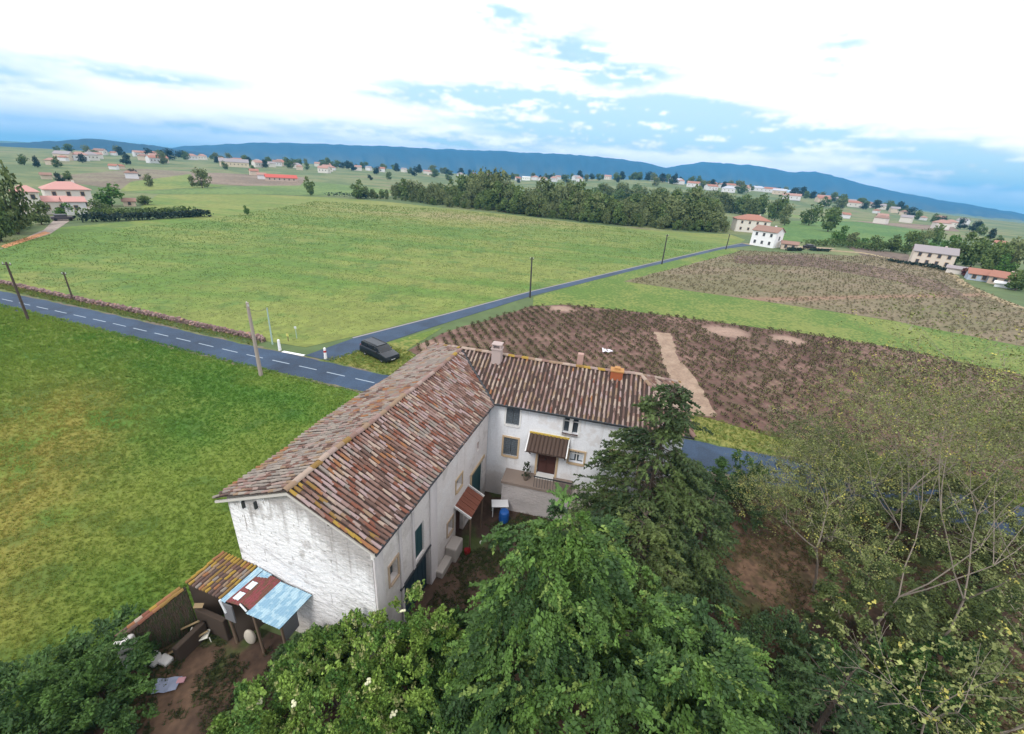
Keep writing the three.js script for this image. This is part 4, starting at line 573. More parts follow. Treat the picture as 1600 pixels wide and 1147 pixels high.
{ // the villa at the left: three joined blocks
  const t = thing('villa', 'cream villa of joined blocks with pink tiled roofs among garden trees', 'house', [-121, 0, -118], faceCam(-121, -118, .1)), pk = mat([.50, .27, .24]);
  buildHouse(t, { w: 4.2, d: 4.4, h: 5.6, rh: 1.1, hip: 1, wall: wallM[0], roof: pk, wins: [2, 2] }, [-5.6, 0, 3]);
  buildHouse(t, { w: 5.6, d: 4.2, h: 3.2, rh: 1.0, wall: wallM[0], roof: pk, wins: [2, 1] }, [-1.2, 0, 1.5]);
  buildHouse(t, { w: 4.0, d: 3.6, h: 3.4, rh: .9, wall: wallM[2], roof: pk, wins: [1, 1] }, [2.4, 0, 4.5]);
  buildHouse(t, { w: 9.2, d: 6.2, h: 5.4, rh: 1.6, hip: 1, wall: wallM[0], roof: pk, wins: [3, 2], chim: 1 }, [3.2, 0, -9]);
}
house1('garden_hut', 'little ochre hut with tiled roof between the villa and the meadow', 'shed', -122, -141, { w: 3.0, d: 2.4, h: 1.6, rh: .7, wall: wallM[1], roof: roofM[1], wins: [1, 1] });
house1('long_building', 'long low building under bright red roof beyond the meadow', 'building', -173, -333, { w: 20, d: 8, h: 2.4, rh: 1.8, wall: wallM[3], roof: mat([.48, .10, .075]), wins: [6, 1], turn: .1 });
house1('long_building', 'long pale stone building on the brown field before the left village', 'building', -312, -507, { w: 27, d: 9, h: 5, rh: 3, wall: mat([.62, .52, .38]), roof: roofM[3], wins: [7, 1] });
house1('long_building', 'bright white block among the trees at the middle of the horizon', 'building', 1, -760, { w: 13, d: 9, h: 5, rh: .8, wall: mat([.85, .85, .82]), roof: mat([.75, .75, .74]), wins: [4, 1] });
house1('long_building', 'long shed with pale blue roof in front of the right village', 'building', 381, -690, { w: 31, d: 14, h: 4.5, rh: 2.2, wall: mat([.60, .68, .76]), roof: mat([.34, .50, .66], .6), turn: .1 });
{
  const r = rng(17);
  const list = [[-330, -327, 6], [-386, -393, 5.4], [-426, -446, 5], [-502, -550, 8], [-534, -595, 11], [-525, -604, 6], [-506, -619, 10], [-502, -623, 11], [-492, -631, 13], [-439, -624, 11], [-450, -661, 10], [-221, -214, 3.6], [-287, -327, 4.6], [-294, -341, 4], [-215, -255, 5.6], [-223, -387, 6.3], [-190, -339, 5.6], [-306, -571, 7.7], [-320, -611, 9.9], [-322, -634, 12], [-285, -592, 8], [-321, -733, 8], [-224, -527, 11], [-251, -618, 6], [-236, -669, 9], [-234, -709, 7.7], [-198, -775, 8.3], [-165, -783, 7], [-87, -795, 8], [-64, -797, 9], [13, -800, 7.5], [54, -798, 8.6], [135, -788, 10.5], [155, -785, 8.4], [206, -773, 8], [219, -769, 8], [289, -746, 20], [314, -736, 22], [331, -728, 17], [348, -720, 20], [364, -713, 17], [400, -693, 11], [425, -678, 17], [438, -670, 11], [454, -659, 14], [469, -648, 12], [482, -638, 12], [441, -565, 9], [425, -529, 7.2], [392, -463, 5], [333, -367, 7], [218, -212, 4.1], [209, -200, 4.4], [200, -188, 3]];
  for (const [a0, a1, d0, d1, n, w0, w1] of [[-45, -35, 560, 720, 9, 6, 12], [-34, -20, 600, 780, 10, 6, 11], [-20, 8, 680, 810, 13, 6, 11], [17, 36, 640, 790, 16, 8, 20], [34, 43, 420, 640, 8, 5, 10]]) for (let i = 0; i < n; i++) { const a = mix(a0, a1, r()) * D2R, D = mix(d0, d1, r()); list.push([Math.round(D * Math.sin(a)), Math.round(-D * Math.cos(a)), mix(w0, w1, r())]); }
  list.forEach(([x, z, w], i) => { const right = x > 190, left = x < -180, wl = pick(r, [wallM[0], wallM[0], wallM[2], wallM[1], wallM[2]]), rf = right && w > 15 ? pick(r, [roofM[4], roofM[4], roofM[2], roofM[0]]) : pick(r, [roofM[0], roofM[1], roofM[2], roofM[2], roofM[3]]); const RN = ['orange red', 'brown', 'pinkish', 'grey', 'pale blue grey'][roofM.indexOf(rf)], WN = ['cream', 'ochre', 'white'][wallM.indexOf(wl)], lab = `${WN} house with ${RN} roof ${right ? 'in the right village below the blue hills' : left ? 'scattered over the left hillside' : 'among dark trees under the central hills'}`; house1('distant_house', lab, 'house', x, z, { w, d: Math.min(w * .8, 9), h: Math.min(5, w * .55), rh: Math.min(2.2, w * .22), wall: wl, roof: rf, turn: (r() - .5) * 1.2, wins: w > 9 ? [3, 1] : null, hip: r() < .3 }, lab.replace('house with', 'houses with')); });
}
{ // a dark car by the villa and two by the white houses, tiny in the picture
  const far = (label, x, z, c, turn) => { const t = thing('distant_car', label, 'car', [x, .06, z], turn); mesh('body', [rbx(4.0, .7, 1.7, 0, .6, 0, .15)], mat(c, .35), t); mesh('cabin', rbx(2.2, .55, 1.5, -.2, 1.15, 0, .18), winM, t); for (const [a, b] of [[1.3, .8], [-1.3, .8], [1.3, -.8], [-1.3, -.8]]) mesh('wheel', new THREE.CylinderGeometry(.32, .32, .2, 12).rotateX(Math.PI / 2).translate(a, .32, b), M.dark, t); };
  far('dark car on the drive of the pink roofed villa', -109, -106, [.06, .05, .06], .9); far('dark car on the pale yard right of the white houses', 99, -157, [.02, .02, .025], .2);
}

// ------------------------------------------------------------------ leaves and trees
const leafMat = (c, rough = .75) => { const m = mat(c, rough, { side: THREE.DoubleSide }); return m; };
// leaf cards in a mesh: list of {p, s, n?} -> one geometry with per-leaf tone
function cards(list, r, tone, long = 1.5, droop = 0) {
  const P = [], C = [], I = [], q = new THREE.Quaternion(), e = new THREE.Euler(), v = V(0, 0, 0);
  list.forEach(({ p, s, k }) => {
    e.set(r() * 6.28, r() * 6.28, r() * 6.28); q.setFromEuler(e); const b = P.length / 3, w = s * .5, l = s * .5 * long, f = tone(r, p, k);
    for (const [x, y, z] of [[0, -l, 0], [w, 0, .25 * s], [0, l, 0], [-w, 0, .25 * s]]) { v.set(x, y, z).applyQuaternion(q); v.y -= droop * Math.abs(y); P.push(p.x + v.x, p.y + v.y, p.z + v.z); C.push(...f); }
    I.push(b, b + 1, b + 2, b, b + 2, b + 3);
  });
  let g = new THREE.BufferGeometry(); g.setAttribute('position', new THREE.Float32BufferAttribute(P, 3)); g.setAttribute('color', new THREE.Float32BufferAttribute(C, 3)); g.setIndex(I); g = g.toNonIndexed(); g.computeVertexNormals(); g.setAttribute('uv', new THREE.BufferAttribute(new Float32Array(g.attributes.position.count * 2), 2)); return g;
}
const vcLeaf = new THREE.MeshStandardMaterial({ vertexColors: true, roughness: .85, side: THREE.DoubleSide });
const barkM = mat([.085, .065, .05]);
const KIND = { d: [[.048, .090, .022], [.13, .185, .048]], g: [[.085, .118, .042], [.165, .195, .075]], b: [[.045, .12, .016], [.09, .18, .03]], w: [[.065, .098, .026], [.125, .16, .048]], p: [[.012, .028, .022], [.025, .05, .035]] };
function farProto(kind, seed, conical) {
  const r = rng(seed), [a, b] = KIND[kind], lobes = []; for (let i = 0; i < 9; i++) { const h = .28 + .62 * r(), w = conical ? (1 - h) * .55 : .32 * Math.sin(Math.PI * clamp(h * .9 + .05)), an = r() * 6.28; lobes.push([Math.cos(an) * w * .85, h, Math.sin(an) * w * .85, .15 + .12 * r(), .5 + r() * .6]); }
  lobes.push([0, .55, 0, .26, .8]); for (let i = 0; i < 4; i++) { const an = r() * 6.28; lobes.push([Math.cos(an) * .2, .16 + .12 * r(), Math.sin(an) * .2, .17, .3 + r() * .6]); }
  const list = []; for (let i = 0; i < 760; i++) { const L = lobes[Math.floor(r() * lobes.length)], u = r() * 2 - 1, an = r() * 6.28, q = Math.sqrt(1 - u * u), rad = L[3] * (.55 + .5 * r()); const p = V(L[0] + q * Math.cos(an) * rad, L[1] + u * rad * .85, L[2] + q * Math.sin(an) * rad); if (p.y < .06) continue; list.push({ p, s: .045 + .075 * r() * r() + .01, k: L[4] }); }
  const crown = cards(list, r, (q, p, k) => mix3(a, b, clamp(k * .8 + q() * .5 - .25)), 1.3);
  const t = [cyl(.028, .014, V(0, 0, 0), V(.01, .62, 0), 6)]; for (let i = 0; i < 3; i++) { const an = r() * 6.28; t.push(cyl(.012, .005, V(0, .26 + i * .09, 0), V(Math.cos(an) * .22, .55 + i * .1, Math.sin(an) * .22), 5)); }
  return { crown, trunk: merge(t) };
}
const PROTO = {}; for (const [k, n] of [['d', 4], ['g', 3], ['b', 3], ['w', 2], ['p', 3]]) PROTO[k] = Array.from({ length: n }, (_, i) => farProto(k, 100 + i * 7 + k.charCodeAt(0), k === 'p' && i > 0));
const treeR = rng(333);
function farTree(name, label, x, z, h, w, kind, group, cat = 'tree') {
  const q = PROTO[kind][Math.floor(treeR() * PROTO[kind].length)], t = thing(name, label, cat, [x, landY(x, z) - .05, z], treeR() * 6.28, group); t.scale.set(w * 1.15, h * 1.04, w * 1.15);
  mesh('trunk', q.trunk, barkM, t); mesh('crown', q.crown, vcLeaf, t); return t;
}
const KN = { d: 'dark green', g: 'grey green', b: 'bright green', w: 'yellowish green', p: 'blackish green' };
{ // the long wood behind the meadow
  const line = [[-83, -232], [-65, -238], [-34, -216], [-5, -207], [22, -194], [46, -187], [66, -186], [84, -190]], r = rng(71);
  const rows = [[0, 62, 2.6, 7], [5, 52, 5, 10.5], [12, 46, 7.5, 12.5], [20, 40, 9, 13.5], [30, 34, 9, 14]];
  rows.forEach(([off, n, h0, h1], ri) => { for (let i = 0; i < n; i++) { const u = (i + .5 + (r() - .5) * .9) / n * (line.length - 1), k = Math.min(Math.floor(u), line.length - 2), f = u - k, x = mix(line[k][0], line[k + 1][0], f) + off * .25 + (r() - .5) * 3, z = mix(line[k][1], line[k + 1][1], f) - off - r() * 5; if (ri > 0 && u < .9 && r() < .6) continue; const kd = pick(r, ['d', 'd', 'g', 'w', 'w', 'g', 'g', 'd']), s = (u < 1 ? .7 : 1) * mix(.62, 1.22, ss(.3, .7, fbm(u * 2.1 + ri * .6, 5, 3))), h = mix(h0, h1, r()) * s; farTree('wood_tree', `${KN[kd]} ${ri ? 'tree' : 'shrubby tree'} in the ${['front', 'second', 'middle', 'fourth', 'hindmost'][ri]} row of the wood behind the meadow`, x, z, h, h * (.62 + .4 * r()), kd, `${KN[kd]} trees, ${['front', 'second', 'middle', 'fourth', 'hindmost'][ri]} row of the wood`); } });
}
[[-99.5, -87, 12, 6.6, 'w', 'tall loose yellow green tree beside the orange bank'], [-94.6, -79.5, 8.5, 5, 'd', 'dark green tree at the picture edge beside the tall loose tree'], [-107, -99, 5, 4.2, 'w', 'smaller yellow green tree between the villa and the tall loose tree'], [-125, -138, 6.4, 7, 'b', 'round bright green tree just right of the villa'], [-113.5, -111.5, 3.2, 4, 'b', 'rounded green bush before the low villa block'], [-116, -124, 3.2, 4.6, 'd', 'green bush under the large villa block'], [-122, -147, 2.6, 4.9, 'd', 'low dark bush behind the ochre garden hut'], [-157, -226, 7.8, 8.1, 'g', 'wide grey green tree alone on the far field edge'], [-164, -229, 4.5, 3.8, 'g', 'small grey tree next to the wide grey green tree'], [-172, -212, 5.2, 4.1, 'g', 'thin grey green tree beyond the villa garden'], [-106, -230, 8.1, 5.1, 'd', 'narrow dark tree at the far meadow corner'], [-82, -229, 8.4, 6.9, 'd', 'dark rounded tree at the thin end of the wood'], [-85, -140, 2.6, 1.8, 'b', 'tiny upright bush alone in the meadow'], [165, -269, 11.3, 10.4, 'd', 'dark round field tree with bare trunk behind white house'], [154, -234, 12, 9.7, 'd', 'bushier dark tree right of the round field tree'], [155, -288, 14.8, 10.3, 'd', 'tallest dark tree behind the white houses'], [162, -322, 13.5, 9.7, 'd', 'dark tree behind and left of tallest field tree'], [155, -331, 12.2, 9, 'd', 'dark tree at the far end of the field trees'], [144, -256, 9.5, 7.8, 'g', 'grey green tree between the white house and field trees'], [161, -185, 6.8, 5.7, 'g', 'grey tree in the hedge above the beige building'], [180, -202, 8.4, 6.2, 'd', 'dark tree in the hedge farthest behind the beige building'], [-111, -119, 1.2, 2.4, 'd', 'small shrub at the villa drive']].forEach(([x, z, h, w, k, l]) => farTree(h < 4 ? 'garden_bush' : 'field_tree', l, x, z, h, w, k, null, h < 4 ? 'bush' : 'tree'));
[[100, -440], [106, -452], [120, -434], [130, -446], [140, -436], [149, -424], [158, -430], [166, -412], [174, -424], [160, -401], [151, -354], [153, -340], [157, -326], [150, -310], [90, -450], [112, -460], ...Array.from({ length: 34 }, (_, i) => { const t = (i + treeR()) / 34; return [mix(62, 168, t) + (treeR() - .5) * 8, -mix(400, 318, t * t) - (treeR() - .5) * 22]; })].forEach(([x, z], i) => farTree('row_tree', `${KN['ddgwg'[i % 5]]} tree of the second row beyond the wood`, x, z, 8 + treeR() * 5, 8 + treeR() * 6, 'ddgwg'[i % 5], `${KN['ddgwg'[i % 5]]} trees of the second row`));
[[121, -176, 6.7, 5.4, 'b'], [125, -175, 4.9, 5.9, 'g'], [130, -168, 4.7, 6.1, 'd'], [134, -166, 5.8, 6, 'd'], [137, -163, 7.3, 6.4, 'd'], [134, -140, 9.7, 6.7, 'd'], [137, -138, 8.5, 6.3, 'd'], [132, -127, 8.2, 5.8, 'd'], [128, -120, 6, 4.4, 'b'], [123, -108, 6.4, 4.8, 'd'], [144, -155, 7.6, 5.2, 'b'], [127, -170, 3.4, 5.7, 'b'], [140, -131, 9, 6, 'g'], [136, -118, 7, 5, 'd'], [129, -112, 7, 5, 'b'], [148, -146, 8, 7, 'd'], [116, -104, 4.5, 5, 'd'], [133, -150, 5, 5, 'b'], [150, -140, 8, 7, 'g'], [143, -120, 8, 6, 'b']].forEach(([x, z, h, w, k]) => farTree('hedge_tree', `${KN[k]} hedgerow tree around the beige building at the slope`, x, z, h, w, k, `${KN[k]} hedgerow trees on the right slope`));
function vTree(x, z, h, w, k) { const q = x > 190 ? 'of the right village' : x < -180 ? 'on the left hillside' : 'under the central hills'; return farTree('village_tree', `small ${KN[k]} tree among the scattered houses ${q}`, x, z, h, w, k, `${KN[k]} trees among the houses ${q}`); }
{ const r = rng(61), list = [[-327, -305], [-302, -289], [-204, -203], [-212, -215], [-303, -303], [-362, -384], [-469, -609], [-484, -611], [-471, -622], [-344, -406], [-215, -256], [-371, -569], [-327, -560], [-265, -459], [-282, -443], [-372, -686], [-321, -618], [-285, -575], [-263, -570], [-300, -720], [-261, -699], [-185, -591], [-208, -697], [-138, -479], [-204, -753], [-147, -447], [-169, -693], [-170, -761], [-126, -770], [-105, -773], [-88, -760], [-49, -778], [-33, -779], [-14, -780], [24, -780], [-22, -780], [61, -778], [76, -776], [87, -775], [97, -774], [107, -773], [123, -770], [167, -762], [193, -756], [221, -748], [232, -745], [239, -742], [255, -737], [264, -734], [332, -706], [380, -681], [391, -675], [402, -669], [424, -655], [432, -650], [450, -637], [464, -627], [475, -618], [430, -540], [428, -523], [380, -455], [372, -426], [336, -377], [319, -342], [310, -322], [282, -288], [262, -261], [245, -239], [225, -213], [211, -195], [-92, -566], [-70, -638], [-131, -689], [41, -779]];
  list.forEach(([x, z]) => { const D = Math.hypot(x, z), h = D * mix(.009, .017, r()); vTree(x, z, h, h * mix(.7, 1.2, r()), r() < .5 ? 'p' : 'd'); });
  for (let i = 0; i < 130; i++) { const az = mix(-46, 40, r()) * D2R, D = mix(560, 900, Math.sqrt(r())), x = D * Math.sin(az), z = -D * Math.cos(az), h = mix(6, 12, r()); vTree(x, z, h, h * mix(.8, 1.5, r()), pick(r, ['p', 'd', 'd', 'g'])); } }
// clipped hedges: mass of cards round a path
function hedge(label, path, h, w, kind, seed, n) {
  const r = rng(seed), [a, b] = KIND[kind] || kind, list = [], c = path[Math.floor(path.length / 2)], t = thing('hedge', label, 'hedge', [c[0], .03, c[1]]);
  for (let i = 0; i < n; i++) { const u = r() * (path.length - 1), k = Math.floor(u), f = u - k, px = mix(path[k][0], path[k + 1][0], f), pz = mix(path[k][1], path[k + 1][1], f); const hh = h * (.75 + .5 * n2(u * 4 + seed, 2)); list.push({ p: V(px - c[0] + (r() - .5) * w, hh * Math.pow(r(), .6), pz - c[1] + (r() - .5) * w), s: .35 + .35 * r(), k: r() }); }
  mesh('foliage', cards(list, r, (q, p, k) => mix3(a, b, k), 1.3), vcLeaf, t); return t;
}
hedge('long dark garden hedge reaching from the villa into the meadow', [[-104, -106], [-98, -115], [-94, -125], [-90.5, -130]], 1.7, 2.6, 'p', 5, 1300);
hedge('green hedge behind the long dark garden hedge', [[-109, -112], [-103, -122], [-98, -134]], 2.0, 4, 'd', 6, 1100);
hedge('dark shrubs below the tall tree at the orange bank', [[-95, -72], [-102, -86], [-106, -95]], 2.2, 3, 'd', 7, 1100);
hedge('dark red shrub row between the two small sheds on the right', [[119.5, -121.5], [119, -117.5]], 1.9, 1.6, [[.07, .02, .02], [.14, .04, .035]], 8, 300);
hedge('clipped dark hedge under the white houses', [[86, -147], [92, -149.5]], .9, 1.4, 'p', 9, 260);
hedge('short dark hedge on the yard edge right of the white houses', [[96.5, -152], [103, -152.5]], .8, 1.2, 'p', 10, 240);
hedge('clipped dark hedge in front of the beige building', [[112, -139], [119, -132], [121, -124.5]], .9, 1.5, 'p', 11, 420);
hedge('bushy hedge across the green field behind the track', [[104, -167], [118, -170], [128, -163]], 2.2, 4, 'd', 12, 900);
hedge('thin dark hedge at the near end of the wood', [[-99, -232], [-84, -233], [-78, -231]], 2.0, 2, 'p', 13, 300);
// rows of vines: gnarled stocks with short shoots
function vines(label, poly, nIn, holes, seed, size, rowGap, gap, ang, greens, density) {
  const r = rng(seed), tone = () => mix3(greens[0], greens[1], r());
  const wood = cyl(.05, .035, V(0, 0, 0), V(.05, .3, .02), 5), w2 = cyl(.03, .02, V(.05, .28, .02), V(-.1, .5, .05), 4), w3 = cyl(.03, .02, V(.05, .28, .02), V(.2, .48, -.04), 4), wd = merge([wood, w2, w3]); wd.setAttribute('color', new THREE.BufferAttribute(new Float32Array(wd.attributes.position.count * 3).map((_, i) => [.05, .03, .024][i % 3]), 3));
  const l = []; for (let i = 0; i < 22; i++) l.push({ p: V((r() - .5) * .75, .14 + r() * .34, (r() - .5) * .6), s: .11 + .09 * r() }); const leaves = cards(l, r, tone, 1.2), g = merge([wd, leaves]);
  const b = bounds(poly), pos = [], c = Math.cos(ang), s = Math.sin(ang), R2 = Math.hypot(b[2] - b[0], b[3] - b[1]) / 2, cx = (b[0] + b[2]) / 2, cz = (b[1] + b[3]) / 2;
  for (let u = -R2; u < R2; u += rowGap) for (let v = -R2; v < R2; v += gap) { const x = cx + u * c - v * s + (r() - .5) * .22, z = cz + u * s + v * c + (r() - .5) * .22; if (!inPoly(poly, x, z) || holes.some(h => inPoly(h, x, z)) || r() > density(x, z)) continue; pos.push([x, z]); }
  const im = new THREE.InstancedMesh(g, vcLeaf, pos.length), o = new THREE.Object3D(), col = new THREE.Color();
  pos.forEach(([x, z], i) => { o.position.set(x, .025, z); o.rotation.y = r() * 6.28; const k = size * (.7 + .7 * r()); o.scale.set(k, k * (.6 + .4 * r()), k); o.updateMatrix(); im.setMatrixAt(i, o.matrix); const q = .7 + .7 * r(); im.setColorAt(i, col.setRGB(q, q, q)); });
  im.name = numbered('vines'); im.castShadow = im.receiveShadow = true; scene.add(im); return tag(im, label, 'vines', null, 'stuff');
}
const bareSpots = [[6.6, -62, 1.8], [28.4, -56.6, 3], [36, -55, 2]];
vines('low vine stocks with olive shoots on brown earth behind the farmhouse', SOIL1, 0, [TRACK], 21, .74, 1.05, .40, -.36, [[.04, .032, .018], [.15, .145, .05]], (x, z) => bareSpots.some(([a, b, q]) => Math.hypot(x - a, z - b) < q) ? .04 : .55 + .5 * fbm(x * .3, z * .3, 3));
vines('young greyish vines covering the wide slope below the white houses', SOIL2, 0, [], 22, .62, 1.15, .62, -.5, [[.125, .115, .058], [.205, .185, .088]], (x, z) => .35 + .4 * fbm(x * .12, z * .12, 3));
// grass tufts, thick enough to break up the near field
function tufts(label, poly, n, seed, size, tones, dens, cat = 'grass') {
  const r = rng(seed), P = [], I = [], gC = []; for (let i = 0; i < 7; i++) { const a = r() * 6.28, x = (r() - .5) * .22, z = (r() - .5) * .22, w = .018 + .012 * r(), h = .5 + .5 * r(), lx = Math.cos(a) * .45 * h, lz = Math.sin(a) * .45 * h, b = P.length / 3; P.push(x - w * Math.sin(a), 0, z + w * Math.cos(a), x + w * Math.sin(a), 0, z - w * Math.cos(a), x + lx * .45, h * .62, z + lz * .45, x + lx, h * .86, z + lz); I.push(b, b + 1, b + 2, b, b + 2, b + 3); }
  let g = new THREE.BufferGeometry(); g.setAttribute('position', new THREE.Float32BufferAttribute(P, 3)); g.setIndex(I); g = g.toNonIndexed(); g.computeVertexNormals();
  const b = bounds(poly), pos = []; for (let k = 0; k < n * 12 && pos.length < n; k++) { const x = mix(b[0], b[2], r()), z = mix(b[1], b[3], r()); if (!inPoly(poly, x, z) || r() > dens(x, z)) continue; pos.push([x, z]); }
  const im = new THREE.InstancedMesh(g, mat([1, 1, 1], .9, { side: THREE.DoubleSide }), pos.length), o = new THREE.Object3D(), c = new THREE.Color();
  pos.forEach(([x, z], i) => { o.position.set(x, .02, z); o.rotation.y = r() * 6.28; const d = Math.hypot(x, z), k = size * (.5 + .8 * r()) * Math.max(1, d / 30); o.scale.set(k * 1.5, k * (.7 + .6 * r()), k * 1.5); o.updateMatrix(); im.setMatrixAt(i, o.matrix); const t = tones(x, z, r), m = .9 + .35 * r(); im.setColorAt(i, c.setRGB(t[0] * m, t[1] * m, t[2] * m)); });
  im.name = numbered('grass'); im.castShadow = im.receiveShadow = true; scene.add(im); return tag(im, label, cat, null, 'stuff');
}
const fieldTone = (x, z, r) => { const w = Math.exp(-(((x + 27.5) - (z + 18) * .5) ** 2) / 34) * ss(-36, -24, z), a = fbm(x * .11 + 31, z * .11 + 4, 4, .58); return mix3(mix3([.075, .19, .018], [.165, .25, .034], ss(.38, .66, a + (r() - .5) * .2)), [.30, .255, .055], clamp(w * .85 * (.4 + r()))); };
tufts('thick green grass of the field below the main road', [[-62, -48], [-11.9, -32.4], [-6, -30], [-10.8, -13], [-13, -11.4], [-16, -6], [-40, -6], [-70, -30]], 100000, 51, .13, fieldTone, (x, z) => clamp(18 / Math.hypot(x, z)) ** 1.2);

// ------------------------------------------------------------------ the trees round the house
function sprayGeo(seed, n, len, s, spread, droop, long) { // a leafy shoot growing along +z and bending down
  const r = rng(seed), P = [], C = [], I = [], q = new THREE.Quaternion(), v = V(0, 0, 0);
  for (let i = 0; i < n; i++) { const t = Math.pow((i + .5) / n, .8), b = P.length / 3, sc = s * (.7 + .6 * r()) * (1.1 - .35 * t), px = (r() - .5) * spread * (1.15 - t), py = -droop * t * t * len + (r() - .5) * spread * .7 * (1.1 - t), pz = t * len; q.setFromEuler(new THREE.Euler(Math.PI / 2 + droop * t * .9 + (r() - .5) * 1.5, (r() - .5) * 2.2, (r() - .5) * 2.4)); const k = .78 + .44 * r();
    for (const [x, y, z] of [[0, -.25, 0], [.5, .25, .18], [0, 1, 0], [-.5, .25, .18]]) { v.set(x * sc, y * sc * long, z * sc).applyQuaternion(q); P.push(px + v.x, py + v.y, pz + v.z); C.push(k, k, k); } I.push(b, b + 1, b + 2, b, b + 2, b + 3); }
  const N = []; for (let i = 0; i < P.length; i += 12) { const A = V(P[i], P[i + 1], P[i + 2]), B = V(P[i + 3], P[i + 4], P[i + 5]), D = V(P[i + 6], P[i + 7], P[i + 8]), E = V(P[i + 9], P[i + 10], P[i + 11]), n = B.sub(E).cross(D.sub(A)).normalize(); for (let k = 0; k < 4; k++) N.push(n.x, n.y, n.z); }
  return { P: new Float32Array(P), N: new Float32Array(N), C: new Float32Array(C), I };
}
const SPRAY = { ash: sprayGeo(1, 19, .62, .105, .26, .5, 1.35), broad: sprayGeo(2, 17, .42, .115, .32, .25, 1.1), fir: sprayGeo(3, 20, .50, .085, .2, .25, 1.6), sparse: sprayGeo(4, 7, .5, .10, .34, .1, 1.0), shrub: sprayGeo(5, 12, .36, .10, .26, .15, 1.2), fine: sprayGeo(6, 8, .5, .072, .46, .1, 1.1), twig: sprayGeo(7, 6, .5, .016, .30, .1, 9) };
const nearLeaf = new THREE.MeshStandardMaterial({ vertexColors: true, roughness: .7, side: THREE.DoubleSide });
function leafCrown(parent, kind, list, r, cols, name = 'crown') { // list of [p, dir, scale]
  const S = SPRAY[kind], nv = S.P.length / 3, P = new Float32Array(list.length * nv * 3), N = new Float32Array(P.length), C = new Float32Array(P.length), I = new Uint32Array(list.length * S.I.length), q = new THREE.Quaternion(), m = new THREE.Matrix4(), z = V(0, 0, 1), up = V(0, 1, 0);
  list.forEach(([p, d, s, tuft], i) => {
    const x = new THREE.Vector3().crossVectors(up, d); if (x.lengthSq() < 1e-4) x.set(1, 0, 0); x.normalize(); const y = new THREE.Vector3().crossVectors(d, x); q.setFromRotationMatrix(m.makeBasis(x, y, d)); q.multiply(new THREE.Quaternion().setFromAxisAngle(z, (r() - .5) * 1.6)); const e = m.makeRotationFromQuaternion(q).elements;
    const n = tuft !== undefined ? VAL[(tuft * 37) & 1023] * .75 + .1 : n3(p.x * .9 + 20, p.y * .9 + 20, p.z * .9 + 20); let k = mix3(cols[0], cols[1], clamp(n * 1.6 - .35 + (r() - .5) * .5)); if (cols[2] && r() < .07) k = cols[2]; const v = .8 + .4 * r(), o = i * nv * 3;
    for (let a = 0; a < nv * 3; a += 3) { const X = S.P[a], Y = S.P[a + 1], Z = S.P[a + 2], A = S.N[a], B = S.N[a + 1], D = S.N[a + 2]; for (let c = 0; c < 3; c++) { P[o + a + c] = (e[c] * X + e[4 + c] * Y + e[8 + c] * Z) * s + (c ? c === 1 ? p.y : p.z : p.x); N[o + a + c] = e[c] * A + e[4 + c] * B + e[8 + c] * D; C[o + a + c] = k[c] * v * S.C[a]; } }
    for (let a = 0; a < S.I.length; a++) I[i * S.I.length + a] = S.I[a] + i * nv;
  });
  const g = new THREE.BufferGeometry(); g.setAttribute('position', new THREE.BufferAttribute(P, 3)); g.setAttribute('normal', new THREE.BufferAttribute(N, 3)); g.setAttribute('color', new THREE.BufferAttribute(C, 3)); g.setIndex(new THREE.BufferAttribute(I, 1));
  return mesh(name, g, nearLeaf, parent);
}
function lobeShoots(lobes, n, r, gap, freq, sc, down = .15) { // shoots on the skin of overlapping lobes, with holes
  const out = [], tot = lobes.reduce((a, l) => a + l[3] * l[4], 0); let guard = 0;
  while (out.length < n && guard++ < n * 20) {
    let k = r() * tot, L = lobes[0]; for (const l of lobes) { if ((k -= l[3] * l[4]) <= 0) { L = l; break; } }
    const u = mix(-.55, 1, r()), a = r() * 6.283, q = Math.sqrt(1 - u * u), rad = .62 + .42 * Math.sqrt(r()), p = V(L[0] + q * Math.cos(a) * L[3] * rad, L[1] + u * L[4] * rad, L[2] + q * Math.sin(a) * L[3] * rad);
    if (p.y < .1) continue; if (n3(p.x * freq + 9, p.y * freq + 5, p.z * freq + 7) < gap && rad > .7) continue;
    const d = V(q * Math.cos(a), u * .7 + .1 - down, q * Math.sin(a)).add(V((r() - .5) * .7, (r() - .5) * .5, (r() - .5) * .7)).normalize(); out.push([p, d, sc * (.75 + .55 * r())]);
  } return out;
}
function tuftShoots(lobes, n, per, rad, r, sc, droop) { // shoots gathered in hanging tufts, with dark hollows between the tufts
  const out = [], tot = lobes.reduce((a, l) => a + l[3] * l[4], 0);
  for (let c = 0; c < n; c++) {
    let k = r() * tot, L = lobes[0]; for (const l of lobes) { if ((k -= l[3] * l[4]) <= 0) { L = l; break; } }
    const u = mix(-.45, 1, r()), a = r() * 6.283, q = Math.sqrt(1 - u * u), e = .72 + .34 * r(), o = V(q * Math.cos(a), u * .8, q * Math.sin(a)), p = V(L[0] + o.x * L[3] * e, L[1] + u * L[4] * e, L[2] + o.z * L[3] * e), big = .65 + .7 * r();
    if (p.y < .15) continue; const axis = V(o.x, o.y * .6 + .15 - droop, o.z).normalize();
    for (let i = 0; i < per * big; i++) { const t = Math.pow(r(), .8), w = rad * big * (1.05 - .6 * t), s = p.clone().addScaledVector(axis, t * rad * 1.7 * big).add(V((r() - .5) * 2 * w, (r() - .5) * 1.3 * w, (r() - .5) * 2 * w)); out.push([s, axis.clone().add(V((r() - .5) * 1.1, (r() - .5) * .7, (r() - .5) * 1.1)).normalize(), sc * (.45 + .95 * r() * r() + .2), c]); }
  } return out;
}
